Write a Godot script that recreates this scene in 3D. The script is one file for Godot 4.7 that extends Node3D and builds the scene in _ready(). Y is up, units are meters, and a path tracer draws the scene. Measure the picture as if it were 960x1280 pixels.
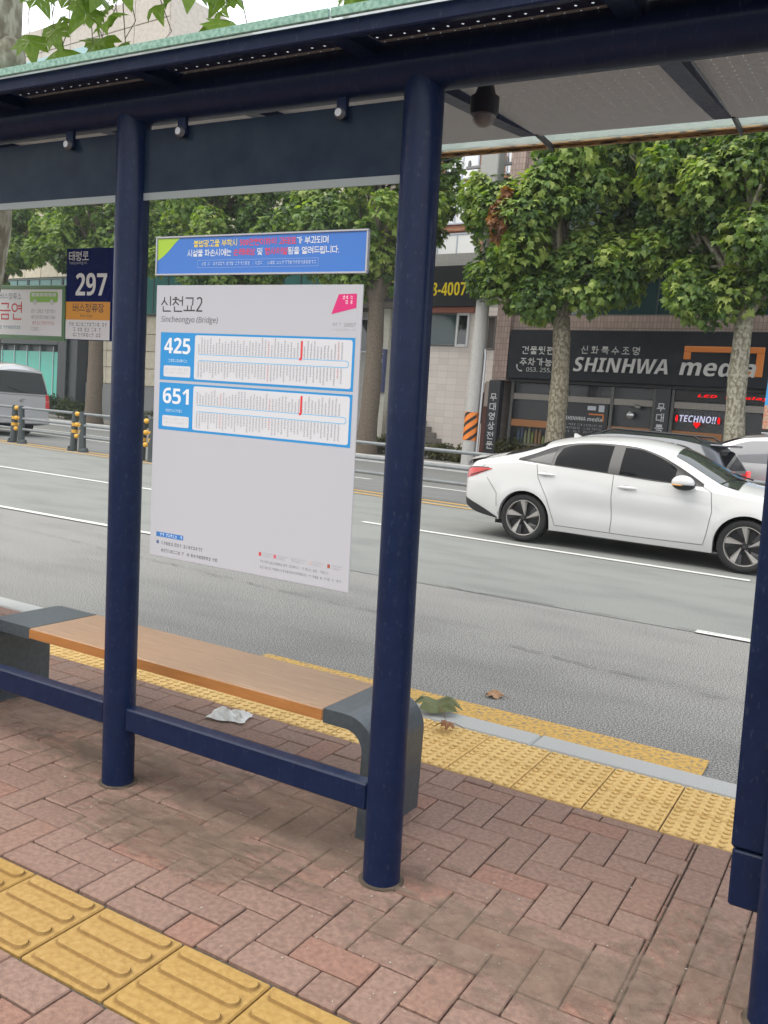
extends Node3D
# A bus stop seen from the pavement behind its shelter. x runs along the kerb to the right, y is up, z points back to the viewer.

const LEAN := 0.0277          # the street climbs to the right, so plumb posts lean a little against it
const ROAD := -0.12           # level of the carriageway; the pavement is 0
var FB := Basis()             # turn of the far side of the road, which runs at a slight angle
var FO := Vector3(-8, 0, -15.4)
var taken := {}
var M := {}
var rng := RandomNumberGenerator.new()
var bold: SystemFont
var plain_font: SystemFont
var serif: SystemFont

# ---------------------------------------------------------------- mesh building
class MB:
	var v := PackedVector3Array()
	var n := PackedVector3Array()
	var c := PackedColorArray()
	var col := Color(1, 1, 1)
	var xf := Transform3D()
	var lift := 0.0

	func tn(a: Vector3, b: Vector3, d: Vector3, na: Vector3, nb: Vector3, nd: Vector3) -> void:
		if (d - a).cross(b - a).dot(na + nb + nd) < 0.0:
			var t := b
			b = d
			d = t
			t = nb
			nb = nd
			nd = t
		v.append(xf * a); v.append(xf * b); v.append(xf * d)
		n.append(xf.basis * na); n.append(xf.basis * nb); n.append(xf.basis * nd)
		c.append(col); c.append(col); c.append(col)

	func ft(a: Vector3, b: Vector3, d: Vector3, out: Vector3) -> void:
		var k := (d - a).cross(b - a)
		if k.length_squared() < 1e-18:
			return
		k = k.normalized()
		if k.dot(out) < 0.0:
			k = -k
		tn(a, b, d, k, k, k)

	func quad(a: Vector3, b: Vector3, d: Vector3, e: Vector3, out: Vector3) -> void:
		ft(a, b, d, out)
		ft(a, d, e, out)

	func box(at: Vector3, size: Vector3, bev := 0.0, turn := Basis()) -> void:
		var h := size / 2.0
		var P := func(sx: float, sy: float, sz: float, ax: int) -> Vector3:
			var p := Vector3(sx * (h.x - (0.0 if ax == 0 else bev)), sy * (h.y - (0.0 if ax == 1 else bev)), sz * (h.z - (0.0 if ax == 2 else bev)))
			return at + turn * p
		for s in [-1.0, 1.0]:
			quad(P.call(s, -1, -1, 0), P.call(s, 1, -1, 0), P.call(s, 1, 1, 0), P.call(s, -1, 1, 0), turn * Vector3(s, 0, 0))
			quad(P.call(-1, s, -1, 1), P.call(1, s, -1, 1), P.call(1, s, 1, 1), P.call(-1, s, 1, 1), turn * Vector3(0, s, 0))
			quad(P.call(-1, -1, s, 2), P.call(1, -1, s, 2), P.call(1, 1, s, 2), P.call(-1, 1, s, 2), turn * Vector3(0, 0, s))
		if bev > 0.0:
			for s in [-1.0, 1.0]:
				for t in [-1.0, 1.0]:
					quad(P.call(s, t, -1, 0), P.call(s, t, 1, 0), P.call(s, t, 1, 1), P.call(s, t, -1, 1), turn * Vector3(s, t, 0))
					quad(P.call(s, -1, t, 0), P.call(s, 1, t, 0), P.call(s, 1, t, 2), P.call(s, -1, t, 2), turn * Vector3(s, 0, t))
					quad(P.call(-1, s, t, 1), P.call(1, s, t, 1), P.call(1, s, t, 2), P.call(-1, s, t, 2), turn * Vector3(0, s, t))
					for r in [-1.0, 1.0]:
						ft(P.call(s, t, r, 0), P.call(s, t, r, 1), P.call(s, t, r, 2), turn * Vector3(s, t, r))

	func span(a: Vector3, b: Vector3, bev := 0.0) -> void:     # box between two corners
		box((a + b) / 2.0, (b - a).abs(), bev)

	func tube(p: Array, r: Array, seg := 12, caps := true) -> void:
		var rings := []
		var dirs := []
		for i in p.size():
			var d: Vector3 = (p[mini(i + 1, p.size() - 1)] - p[maxi(i - 1, 0)]).normalized()
			var ref := Vector3(0, 0, 1) if absf(d.z) < 0.9 else Vector3(1, 0, 0)
			var e1 := d.cross(ref).normalized()
			var e2 := d.cross(e1)
			var ring := []
			for k in seg:
				var an := TAU * k / seg
				ring.append(e1 * cos(an) + e2 * sin(an))
			rings.append(ring)
			dirs.append(d)
		for i in p.size() - 1:
			for k in seg:
				var k2 := (k + 1) % seg
				var a: Vector3 = p[i] + rings[i][k] * r[i]
				var b: Vector3 = p[i] + rings[i][k2] * r[i]
				var d2: Vector3 = p[i + 1] + rings[i + 1][k2] * r[i + 1]
				var e: Vector3 = p[i + 1] + rings[i + 1][k] * r[i + 1]
				tn(a, b, d2, rings[i][k], rings[i][k2], rings[i + 1][k2])
				tn(a, d2, e, rings[i][k], rings[i + 1][k2], rings[i + 1][k])
		if caps:
			for i in [0, p.size() - 1]:
				var out: Vector3 = -dirs[0] if i == 0 else dirs[-1]
				for k in range(1, seg - 1):
					ft(p[i] + rings[i][0] * r[i], p[i] + rings[i][k] * r[i], p[i] + rings[i][k + 1] * r[i], out)

	func cyl(a: Vector3, b: Vector3, r: float, seg := 16, caps := true) -> void:
		tube([a, b], [r, r], seg, caps)

	func prism(poly: PackedVector2Array, depth: float, f := Transform3D()) -> void:   # outline in xy, pushed back along -z of f
		var idx := Geometry2D.triangulate_polygon(poly)
		var back := Vector3(0, 0, -depth)
		var L := func(q: Vector2) -> Vector3: return Vector3(q.x, q.y, 0)
		for i in range(0, idx.size(), 3):
			var a: Vector3 = L.call(poly[idx[i]])
			var b: Vector3 = L.call(poly[idx[i + 1]])
			var d: Vector3 = L.call(poly[idx[i + 2]])
			ft(f * a, f * b, f * d, f.basis.z)
			if depth != 0.0:
				ft(f * (a + back), f * (b + back), f * (d + back), -f.basis.z)
		if depth == 0.0:
			return
		var turn := -1.0 if Geometry2D.is_polygon_clockwise(poly) else 1.0
		for i in poly.size():
			var a: Vector3 = L.call(poly[i])
			var b: Vector3 = L.call(poly[(i + 1) % poly.size()])
			var e := b - a
			quad(f * a, f * b, f * (b + back), f * (a + back), f.basis * Vector3(e.y, -e.x, 0) * turn)

	func grid(g: Array, out: Callable) -> void:       # rows of points, smooth; out(point) gives the side that faces outwards
		var R := g.size()
		var C: int = g[0].size()
		var N := []
		for i in R:
			var row := []
			for j in C:
				var du: Vector3 = g[mini(i + 1, R - 1)][j] - g[maxi(i - 1, 0)][j]
				var dv: Vector3 = g[i][mini(j + 1, C - 1)] - g[i][maxi(j - 1, 0)]
				var k := du.cross(dv)
				k = k.normalized() if k.length_squared() > 1e-16 else Vector3(out.call(g[i][j])).normalized()
				if k.dot(out.call(g[i][j])) < 0.0:
					k = -k
				row.append(k)
			N.append(row)
		for i in R - 1:
			for j in C - 1:
				tn(g[i][j], g[i + 1][j], g[i + 1][j + 1], N[i][j], N[i + 1][j], N[i + 1][j + 1])
				tn(g[i][j], g[i + 1][j + 1], g[i][j + 1], N[i][j], N[i + 1][j + 1], N[i][j + 1])

	func ball(at: Vector3, r: Vector3, seg := 10, from := -90.0, to := 90.0) -> void:
		var g := []
		for i in seg + 1:
			var la := deg_to_rad(lerpf(from, to, float(i) / seg))
			var row := []
			for j in seg * 2 + 1:
				var lo := TAU * j / (seg * 2)
				row.append(at + Vector3(cos(la) * cos(lo), sin(la), cos(la) * sin(lo)) * r)
			g.append(row)
		grid(g, func(p: Vector3) -> Vector3: return p - at)

	# flat print: each stroke lies a hair above the one before it
	func rect(x0: float, y0: float, x1: float, y1: float) -> void:
		lift += 0.00012
		quad(Vector3(x0, y0, lift), Vector3(x1, y0, lift), Vector3(x1, y1, lift), Vector3(x0, y1, lift), Vector3(0, 0, 1))

	func flat(p: PackedVector2Array) -> void:
		lift += 0.00012
		var idx := Geometry2D.triangulate_polygon(p)
		for i in range(0, idx.size(), 3):
			ft(Vector3(p[idx[i]].x, p[idx[i]].y, lift), Vector3(p[idx[i + 1]].x, p[idx[i + 1]].y, lift), Vector3(p[idx[i + 2]].x, p[idx[i + 2]].y, lift), Vector3(0, 0, 1))

	func line(a: Vector2, b: Vector2, w: float, z: float) -> void:
		var d := (b - a).normalized() * w / 2.0
		var s := Vector2(-d.y, d.x)
		a -= d * 0.9
		b += d * 0.9
		quad(Vector3(a.x + s.x, a.y + s.y, z), Vector3(b.x + s.x, b.y + s.y, z), Vector3(b.x - s.x, b.y - s.y, z), Vector3(a.x - s.x, a.y - s.y, z), Vector3(0, 0, 1))

	func mesh(lean := 0.0) -> ArrayMesh:
		var a := []
		a.resize(Mesh.ARRAY_MAX)
		if lean != 0.0:
			for i in v.size():
				v[i].x -= lean * v[i].y
		a[Mesh.ARRAY_VERTEX] = v
		a[Mesh.ARRAY_NORMAL] = n
		a[Mesh.ARRAY_COLOR] = c
		var m := ArrayMesh.new()
		m.add_surface_from_arrays(Mesh.PRIMITIVE_TRIANGLES, a)
		return m

# ---------------------------------------------------------------- things, parts, tags
func numbered(called: String, parent: Node) -> String:
	var key := "%d/%s" % [parent.get_instance_id(), called]
	var k: int = taken.get(key, 0)
	taken[key] = k + 1
	return called if k == 0 else "%s_%03d" % [called, k]

func tag(o: Node3D, label := "", category := "", group := "", kind := "") -> Node3D:
	if label: o.set_meta("label", label)
	if category: o.set_meta("category", category)
	if group: o.set_meta("group", group)
	if kind: o.set_meta("kind", kind)
	return o

func thing(called: String, label: String, category: String, at := Vector3.ZERO, turn := Basis(), group := "", kind := "") -> Node3D:
	var o := Node3D.new()
	o.name = numbered(called, self)
	add_child(o)
	o.transform = Transform3D(turn, at)
	return tag(o, label, category, group, kind)

func put(called: String, mesh: Mesh, mat: Material, parent: Node3D, at := Vector3.ZERO) -> MeshInstance3D:
	var o := MeshInstance3D.new()
	o.name = numbered(called, parent)
	o.mesh = mesh
	o.material_override = mat
	o.position = at
	parent.add_child(o)
	return o

func obj(called: String, b: MB, mat: Material, parent: Node3D, lean := 0.0) -> MeshInstance3D:
	return put(called, b.mesh(lean), mat, parent)

func struct_(called: String, b: MB, mat: Material, label := "") -> MeshInstance3D:
	var o := obj(called, b, mat, self)
	tag(o, label, "", "", "structure")
	return o

func copy(o: Node3D, called: String, label: String) -> Node3D:
	var k := o.duplicate()
	k.name = numbered(called, self)
	add_child(k)
	k.set_meta("label", label)
	return k

func F(u: float, y: float, w: float) -> Vector3:
	return FO + FB * Vector3(u, y, -w)

func thing_far(called: String, label: String, category: String, u: float, y: float, w: float, group := "") -> Node3D:
	var o := thing(called, label, category, F(u, y, w), FB, group)
	o.set_meta("base", Vector3(u, y, -w))
	return o

func far_mb(o: Node3D) -> MB:       # points given as (u, y, -w)
	var b := MB.new()
	b.xf.origin = -Vector3(o.get_meta("base"))
	return b

# ---------------------------------------------------------------- materials
func lin(r: float, g: float, b: float) -> Color:
	return Color(r, g, b).linear_to_srgb()

func paint(r: float, g: float, b: float, rough := 0.5, metal := 0.0) -> StandardMaterial3D:
	var m := StandardMaterial3D.new()
	m.albedo_color = lin(r, g, b)
	m.roughness = rough
	m.metallic = metal
	return m

func noise_tex(seed_: int, freq: float, stops: Array, size := 512, kind := FastNoiseLite.TYPE_SIMPLEX_SMOOTH, oct := 4) -> NoiseTexture2D:
	var t := NoiseTexture2D.new()
	t.width = size
	t.height = size
	t.seamless = true
	var f := FastNoiseLite.new()
	f.seed = seed_
	f.noise_type = kind
	f.frequency = freq
	f.fractal_octaves = oct
	t.noise = f
	if stops.size():
		var g := Gradient.new()
		var off := PackedFloat32Array()
		var cs := PackedColorArray()
		for s in stops:
			off.append(s[0])
			cs.append(lin(s[1], s[2], s[3]))
		g.offsets = off
		g.colors = cs
		t.color_ramp = g
	return t

func mottled(seed_: int, freq: float, stops: Array, metres: float, rough := 0.8, bump := 0.0, bump_freq := 0.05, kind := FastNoiseLite.TYPE_SIMPLEX_SMOOTH, oct := 4, size := 512) -> StandardMaterial3D:
	var m := StandardMaterial3D.new()
	m.albedo_texture = noise_tex(seed_, freq, stops, size, kind, oct)
	m.uv1_triplanar = true
	m.uv1_world_triplanar = true
	m.uv1_scale = Vector3.ONE / metres
	m.roughness = rough
	if bump > 0.0:
		m.heightmap_enabled = true
		m.heightmap_texture = noise_tex(seed_ + 7, bump_freq, [], 512)
		m.heightmap_scale = bump
	return m

func tinted(m: StandardMaterial3D, k: Color) -> StandardMaterial3D:
	var o: StandardMaterial3D = m.duplicate()
	o.albedo_color = k.linear_to_srgb()
	return o

func grid_mat(seed_: int, cell: Vector2, joint: float, a: Color, j: Color, vary: float, px: int, cells: Vector2i, metres: float, bond := false, rough := 0.7) -> StandardMaterial3D:
	# small wall tiles far away: colour of tile and joint only
	var im := Image.create(px, px, false, Image.FORMAT_RGB8)
	var r := RandomNumberGenerator.new()
	r.seed = seed_
	im.fill(j.linear_to_srgb())
	var cw := float(px) / cells.x
	var ch := float(px) / cells.y
	for y in cells.y:
		for x in cells.x:
			var k := 1.0 + r.randf_range(-vary, vary)
			var q := Color(a.r * k, a.g * k, a.b * k).linear_to_srgb()
			var ox := cw * 0.5 if bond and y % 2 == 1 else 0.0
			var x0 := int(x * cw + ox + joint * cw / 2)
			var x1 := int((x + 1) * cw + ox - joint * cw / 2)
			var y0 := int(y * ch + joint * cw / 2)
			var y1 := int((y + 1) * ch - joint * cw / 2)
			im.fill_rect(Rect2i(x0, y0, mini(x1, px) - x0, y1 - y0), q)
			if x1 > px:
				im.fill_rect(Rect2i(0, y0, x1 - px, y1 - y0), q)
	var m := StandardMaterial3D.new()
	m.albedo_texture = ImageTexture.create_from_image(im)
	m.uv1_triplanar = true
	m.uv1_scale = Vector3(1.0 / metres, 1.0 / metres, 1.0 / metres)
	m.uv1_triplanar_sharpness = 20.0
	m.roughness = rough
	return m

func glass(r: float, g: float, b: float, alpha: float, rough := 0.02) -> StandardMaterial3D:
	var m := StandardMaterial3D.new()
	m.albedo_color = Color(lin(r, g, b), alpha)
	m.transparency = BaseMaterial3D.TRANSPARENCY_ALPHA
	m.roughness = rough
	return m

# ---------------------------------------------------------------- lettering
const LEADS := "ㄱㄲㄴㄷㄸㄹㅁㅂㅃㅅㅆㅇㅈㅉㅊㅋㅌㅍㅎ"
const VOWELS := "ㅏㅐㅑㅒㅓㅔㅕㅖㅗㅘㅙㅚㅛㅜㅝㅞㅟㅠㅡㅢㅣ"
const TAILS := " ㄱㄲㄳㄴㄵㄶㄷㄹㄺㄻㄼㄽㄾㄿㅀㅁㅂㅄㅅㅆㅇㅈㅊㅋㅌㅍㅎ"

func ring(cx: float, cy: float, rx: float, ry: float) -> Array:
	var a := []
	for k in 13:
		a.append(Vector2(cx + rx * cos(TAU * k / 12), cy + ry * sin(TAU * k / 12)))
	return a

func pl(t: Array) -> Array:
	var a := []
	for i in range(0, t.size(), 2):
		a.append(Vector2(t[i], t[i + 1]))
	return a

func consonant(j: String) -> Array:     # strokes in a unit box, y down
	match j:
		"ㄱ": return [pl([0.05, 0.08, 0.95, 0.08, 0.9, 1])]
		"ㄴ": return [pl([0.05, 0, 0.05, 0.93, 1, 0.93])]
		"ㄷ": return [pl([0.98, 0.07, 0.05, 0.07, 0.05, 0.93, 1, 0.93])]
		"ㄹ": return [pl([0.03, 0.06, 0.95, 0.06, 0.95, 0.5, 0.05, 0.5, 0.05, 0.95, 1, 0.95])]
		"ㅁ": return [pl([0.06, 0.06, 0.94, 0.06, 0.94, 0.94, 0.06, 0.94, 0.06, 0.06])]
		"ㅂ": return [pl([0.06, 0, 0.06, 0.94, 0.94, 0.94, 0.94, 0]), pl([0.06, 0.45, 0.94, 0.45])]
		"ㅅ": return [pl([0.52, 0, 0.45, 0.45, 0.03, 1]), pl([0.47, 0.42, 0.98, 1])]
		"ㅇ": return [ring(0.5, 0.5, 0.46, 0.46)]
		"ㅈ": return [pl([0.02, 0.08, 0.98, 0.08]), pl([0.52, 0.08, 0.42, 0.5, 0.03, 1]), pl([0.48, 0.5, 0.98, 1])]
		"ㅊ": return [pl([0.35, 0, 0.65, 0]), pl([0.02, 0.24, 0.98, 0.24]), pl([0.52, 0.24, 0.42, 0.6, 0.03, 1]), pl([0.48, 0.58, 0.98, 1])]
		"ㅋ": return [pl([0.05, 0.08, 0.95, 0.08, 0.9, 1]), pl([0.05, 0.5, 0.93, 0.5])]
		"ㅌ": return [pl([0.98, 0.06, 0.05, 0.06, 0.05, 0.94, 1, 0.94]), pl([0.05, 0.5, 0.95, 0.5])]
		"ㅍ": return [pl([0.02, 0.07, 0.98, 0.07]), pl([0.02, 0.93, 0.98, 0.93]), pl([0.3, 0.07, 0.3, 0.93]), pl([0.7, 0.07, 0.7, 0.93])]
		"ㅎ": return [pl([0.3, 0, 0.7, 0]), pl([0.02, 0.22, 0.98, 0.22]), ring(0.5, 0.68, 0.33, 0.3)]
	var two := {"ㄲ": "ㄱㄱ", "ㄸ": "ㄷㄷ", "ㅃ": "ㅂㅂ", "ㅆ": "ㅅㅅ", "ㅉ": "ㅈㅈ", "ㄳ": "ㄱㅅ", "ㄵ": "ㄴㅈ", "ㄶ": "ㄴㅎ", "ㅄ": "ㅂㅅ", "ㄺ": "ㄹㄱ", "ㄻ": "ㄹㅁ", "ㅀ": "ㄹㅎ"}
	var out := []
	if two.has(j):
		for k in 2:
			for s in consonant(two[j][k]):
				out.append(s.map(func(p): return Vector2(p.x * 0.44 + k * 0.56, p.y)))
	return out

func upright(kind: String) -> Array:     # vowel with a tall stem
	match kind:
		"ㅏ": return [pl([0.3, 0, 0.3, 1]), pl([0.3, 0.48, 1, 0.48])]
		"ㅐ": return [pl([0.15, 0, 0.15, 1]), pl([0.85, 0, 0.85, 1]), pl([0.15, 0.48, 0.85, 0.48])]
		"ㅑ": return [pl([0.3, 0, 0.3, 1]), pl([0.3, 0.34, 1, 0.34]), pl([0.3, 0.64, 1, 0.64])]
		"ㅓ": return [pl([0.75, 0, 0.75, 1]), pl([0.0, 0.48, 0.75, 0.48])]
		"ㅔ": return [pl([0.5, 0, 0.5, 1]), pl([0.95, 0, 0.95, 1]), pl([0.0, 0.48, 0.5, 0.48])]
		"ㅕ": return [pl([0.75, 0, 0.75, 1]), pl([0.0, 0.34, 0.75, 0.34]), pl([0.0, 0.62, 0.75, 0.62])]
		"ㅖ": return [pl([0.5, 0, 0.5, 1]), pl([0.95, 0, 0.95, 1]), pl([0.0, 0.34, 0.5, 0.34]), pl([0.0, 0.62, 0.5, 0.62])]
	return [pl([0.6, 0, 0.6, 1])]

func lying(kind: String) -> Array:       # vowel with a wide bar
	match kind:
		"ㅗ": return [pl([0, 0.85, 1, 0.85]), pl([0.5, 0.1, 0.5, 0.85])]
		"ㅛ": return [pl([0, 0.85, 1, 0.85]), pl([0.33, 0.1, 0.33, 0.85]), pl([0.67, 0.1, 0.67, 0.85])]
		"ㅜ": return [pl([0, 0.25, 1, 0.25]), pl([0.5, 0.25, 0.5, 1])]
		"ㅠ": return [pl([0, 0.25, 1, 0.25]), pl([0.33, 0.25, 0.33, 1]), pl([0.67, 0.25, 0.67, 1])]
	return [pl([0, 0.5, 1, 0.5])]

func syllable(ch: String) -> Array:
	var code := ch.unicode_at(0) - 0xAC00
	var L := LEADS[code / 588]
	var V := VOWELS[(code % 588) / 28]
	var T := TAILS[code % 28]
	var out := []
	var place := func(strokes: Array, r: Rect2) -> void:
		for s in strokes:
			out.append(s.map(func(p): return r.position + p * r.size))
	var tall := T == " "
	var h := 0.94 if tall else 0.56
	var mixed := {"ㅘ": "ㅗㅏ", "ㅙ": "ㅗㅐ", "ㅚ": "ㅗㅣ", "ㅝ": "ㅜㅓ", "ㅞ": "ㅜㅔ", "ㅟ": "ㅜㅣ", "ㅢ": "ㅡㅣ"}
	if mixed.has(V):
		place.call(consonant(L), Rect2(0.06, 0.05, 0.5, h * 0.48))
		place.call(lying(mixed[V][0]), Rect2(0.03, 0.05 + h * 0.5, 0.6, h * 0.42))
		place.call(upright(mixed[V][1]), Rect2(0.68, 0.0, 0.3, h))
	elif "ㅗㅛㅜㅠㅡ".contains(V):
		place.call(consonant(L), Rect2(0.16, 0.04, 0.68, h * (0.52 if tall else 0.48)))
		place.call(lying(V), Rect2(0.02, 0.04 + h * 0.56, 0.96, h * 0.42))
	else:
		place.call(consonant(L), Rect2(0.03, 0.06, 0.52, h * 0.84))
		place.call(upright(V), Rect2(0.62, 0.0, 0.36, h))
	if not tall:
		place.call(consonant(T), Rect2(0.16, 0.68, 0.7, 0.3))
	return out

func hangul(b: MB, text: String, x: float, top: float, size: float, weight := 0.09, advance := 1.08, gap := 0.45) -> float:
	# writes along x from the top left corner, returns where it ends; anything but Korean goes through the plain font
	for ch in text:
		if ch == " ":
			x += size * gap
			continue
		if ch.unicode_at(0) < 0xAC00:
			var w := size * (0.3 if ".,|-'".contains(ch) else 0.52)
			var hh := size * (0.14 if ".,".contains(ch) else 0.84)
			if ch == "-":
				b.rect(x, top - size * 0.55, x + w, top - size * 0.45)
			else:
				latin(b, ch, x, top - size * 0.95, w * (0.45 if ".,|'".contains(ch) else 0.9), hh, true)
			x += w * 1.1
			continue
		var k := 0
		for s in syllable(ch):
			for i in s.size() - 1:
				k += 1
				b.line(Vector2(x + s[i].x * size, top - s[i].y * size), Vector2(x + s[i + 1].x * size, top - s[i + 1].y * size), weight * size, b.lift + 0.0001 + 0.00005 * (k % 5))
		x += size * advance
	return x

func latin(b: MB, text: String, x0: float, y0: float, w: float, h: float, heavy := true, slant := 0.0, font: Font = null) -> void:
	# fits the text's ink into the rectangle
	var t := TextMesh.new()
	t.font = font if font else (bold if heavy else plain_font)
	t.text = text
	t.font_size = 64
	t.pixel_size = 1.0 / 64
	t.depth = 0.0
	t.curve_step = 1.0
	var a := t.get_mesh_arrays()
	var p: PackedVector3Array = a[Mesh.ARRAY_VERTEX]
	var ix: PackedInt32Array = a[Mesh.ARRAY_INDEX] if a[Mesh.ARRAY_INDEX] != null else PackedInt32Array(range(p.size()))
	if p.is_empty():
		return
	var box := AABB(p[0], Vector3.ZERO)
	for q in p:
		box = box.expand(q)
	var zz := b.lift + 0.00012
	var W := w - slant * h
	for i in range(0, ix.size() - 2, 3):
		var tri := []
		for k in 3:
			var q := p[ix[i + k]]
			var yy := (q.y - box.position.y) / maxf(box.size.y, 1e-6) * h
			tri.append(Vector3(x0 + (q.x - box.position.x) / maxf(box.size.x, 1e-6) * W + slant * yy, y0 + yy, zz))
		b.ft(tri[0], tri[1], tri[2], Vector3(0, 0, 1))

func scribble(b: MB, x0: float, x1: float, top: float, size: float, weight := 0.12, r := 0.0) -> void:
	# small print that is too small to read in the photograph: broken rows of short strokes
	var x := x0
	while x < x1 - size * 0.5:
		if rng.randf() < 0.16:
			x += size * 0.6
			continue
		var z := b.lift + 0.0001
		var kind := rng.randi() % 4
		b.line(Vector2(x + size * 0.1, top - size * rng.randf_range(0.05, 0.4)), Vector2(x + size * 0.7, top - size * rng.randf_range(0.05, 0.4)), weight * size, z)
		if kind != 1:
			b.line(Vector2(x + size * rng.randf_range(0.4, 0.7), top), Vector2(x + size * rng.randf_range(0.3, 0.7), top - size), weight * size, z + 0.00004)
		if kind != 2:
			b.line(Vector2(x + size * 0.1, top - size * rng.randf_range(0.6, 0.95)), Vector2(x + size * 0.75, top - size * rng.randf_range(0.7, 0.95)), weight * size, z + 0.00008)
		if kind == 3:
			b.line(Vector2(x + size * 0.12, top - size * 0.2), Vector2(x + size * 0.14, top - size * 0.6), weight * size, z + 0.00012)
		x += size * 1.0

# ---------------------------------------------------------------- the scene
func _ready() -> void:
	rng.seed = 4171
	# camera
	var cam := Camera3D.new()
	cam.name = "camera"
	add_child(cam)
	cam.transform = Transform3D(Basis(Vector3(0.86544, 0.07711, -0.49504), Vector3(-0.12073, 0.99107, -0.05668), Vector3(0.48624, 0.10882, 0.86702)).orthonormalized(), Vector3(0, 1.4789, 0))
	cam.fov = 59.842
	cam.near = 0.05
	cam.far = 1500.0
	cam.current = true
	# hazy overcast daylight
	var sky_mat := ProceduralSkyMaterial.new()
	sky_mat.sky_top_color = Color(0.90, 0.93, 0.97)
	sky_mat.sky_horizon_color = Color(0.97, 0.975, 0.98)
	sky_mat.sky_curve = 0.3
	sky_mat.ground_bottom_color = Color(0.3, 0.3, 0.3)
	sky_mat.ground_horizon_color = Color(0.6, 0.6, 0.6)
	sky_mat.sky_cover = noise_tex(9, 0.006, [[0.0, 0.0, 0.0, 0.0], [0.5, 0.06, 0.06, 0.06], [1.0, 0.22, 0.22, 0.215]], 1024)
	var env := Environment.new()
	env.background_mode = Environment.BG_SKY
	env.sky = Sky.new()
	env.sky.sky_material = sky_mat
	env.background_energy_multiplier = 1.0
	env.tonemap_mode = Environment.TONE_MAPPER_LINEAR
	env.tonemap_exposure = 2.42
	env.sdfgi_enabled = true
	env.ssao_enabled = true
	env.ssil_enabled = true
	env.fog_enabled = true
	env.fog_density = 0.0005
	env.fog_light_color = Color(0.93, 0.94, 0.96)
	var we := WorldEnvironment.new()
	we.name = "daylight"
	we.environment = env
	add_child(we)
	var sun := DirectionalLight3D.new()
	sun.name = "sun_behind_cloud"
	sun.light_color = Color(1.0, 0.985, 0.96)
	sun.light_energy = 0.45
	sun.light_angular_distance = 55.0
	sun.shadow_enabled = true
	add_child(sun)
	sun.look_at_from_position(Vector3.ZERO, Vector3(0.45, -1.0, -0.35))

	bold = SystemFont.new()
	bold.font_names = PackedStringArray(["Droid Sans"])
	bold.font_weight = 700
	plain_font = SystemFont.new()
	plain_font.font_names = PackedStringArray(["Droid Sans"])
	serif = SystemFont.new()
	serif.font_names = PackedStringArray(["Droid Serif"])
	FB = Basis(Vector3(1, 0, 0.1).normalized(), Vector3.UP, Vector3(-0.1, 0, 1).normalized())
	make_materials()
	ground()
	buildings()
	trees()
	far_street()
	traffic()
	pavement()
	shelter()
	small_things()

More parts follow.
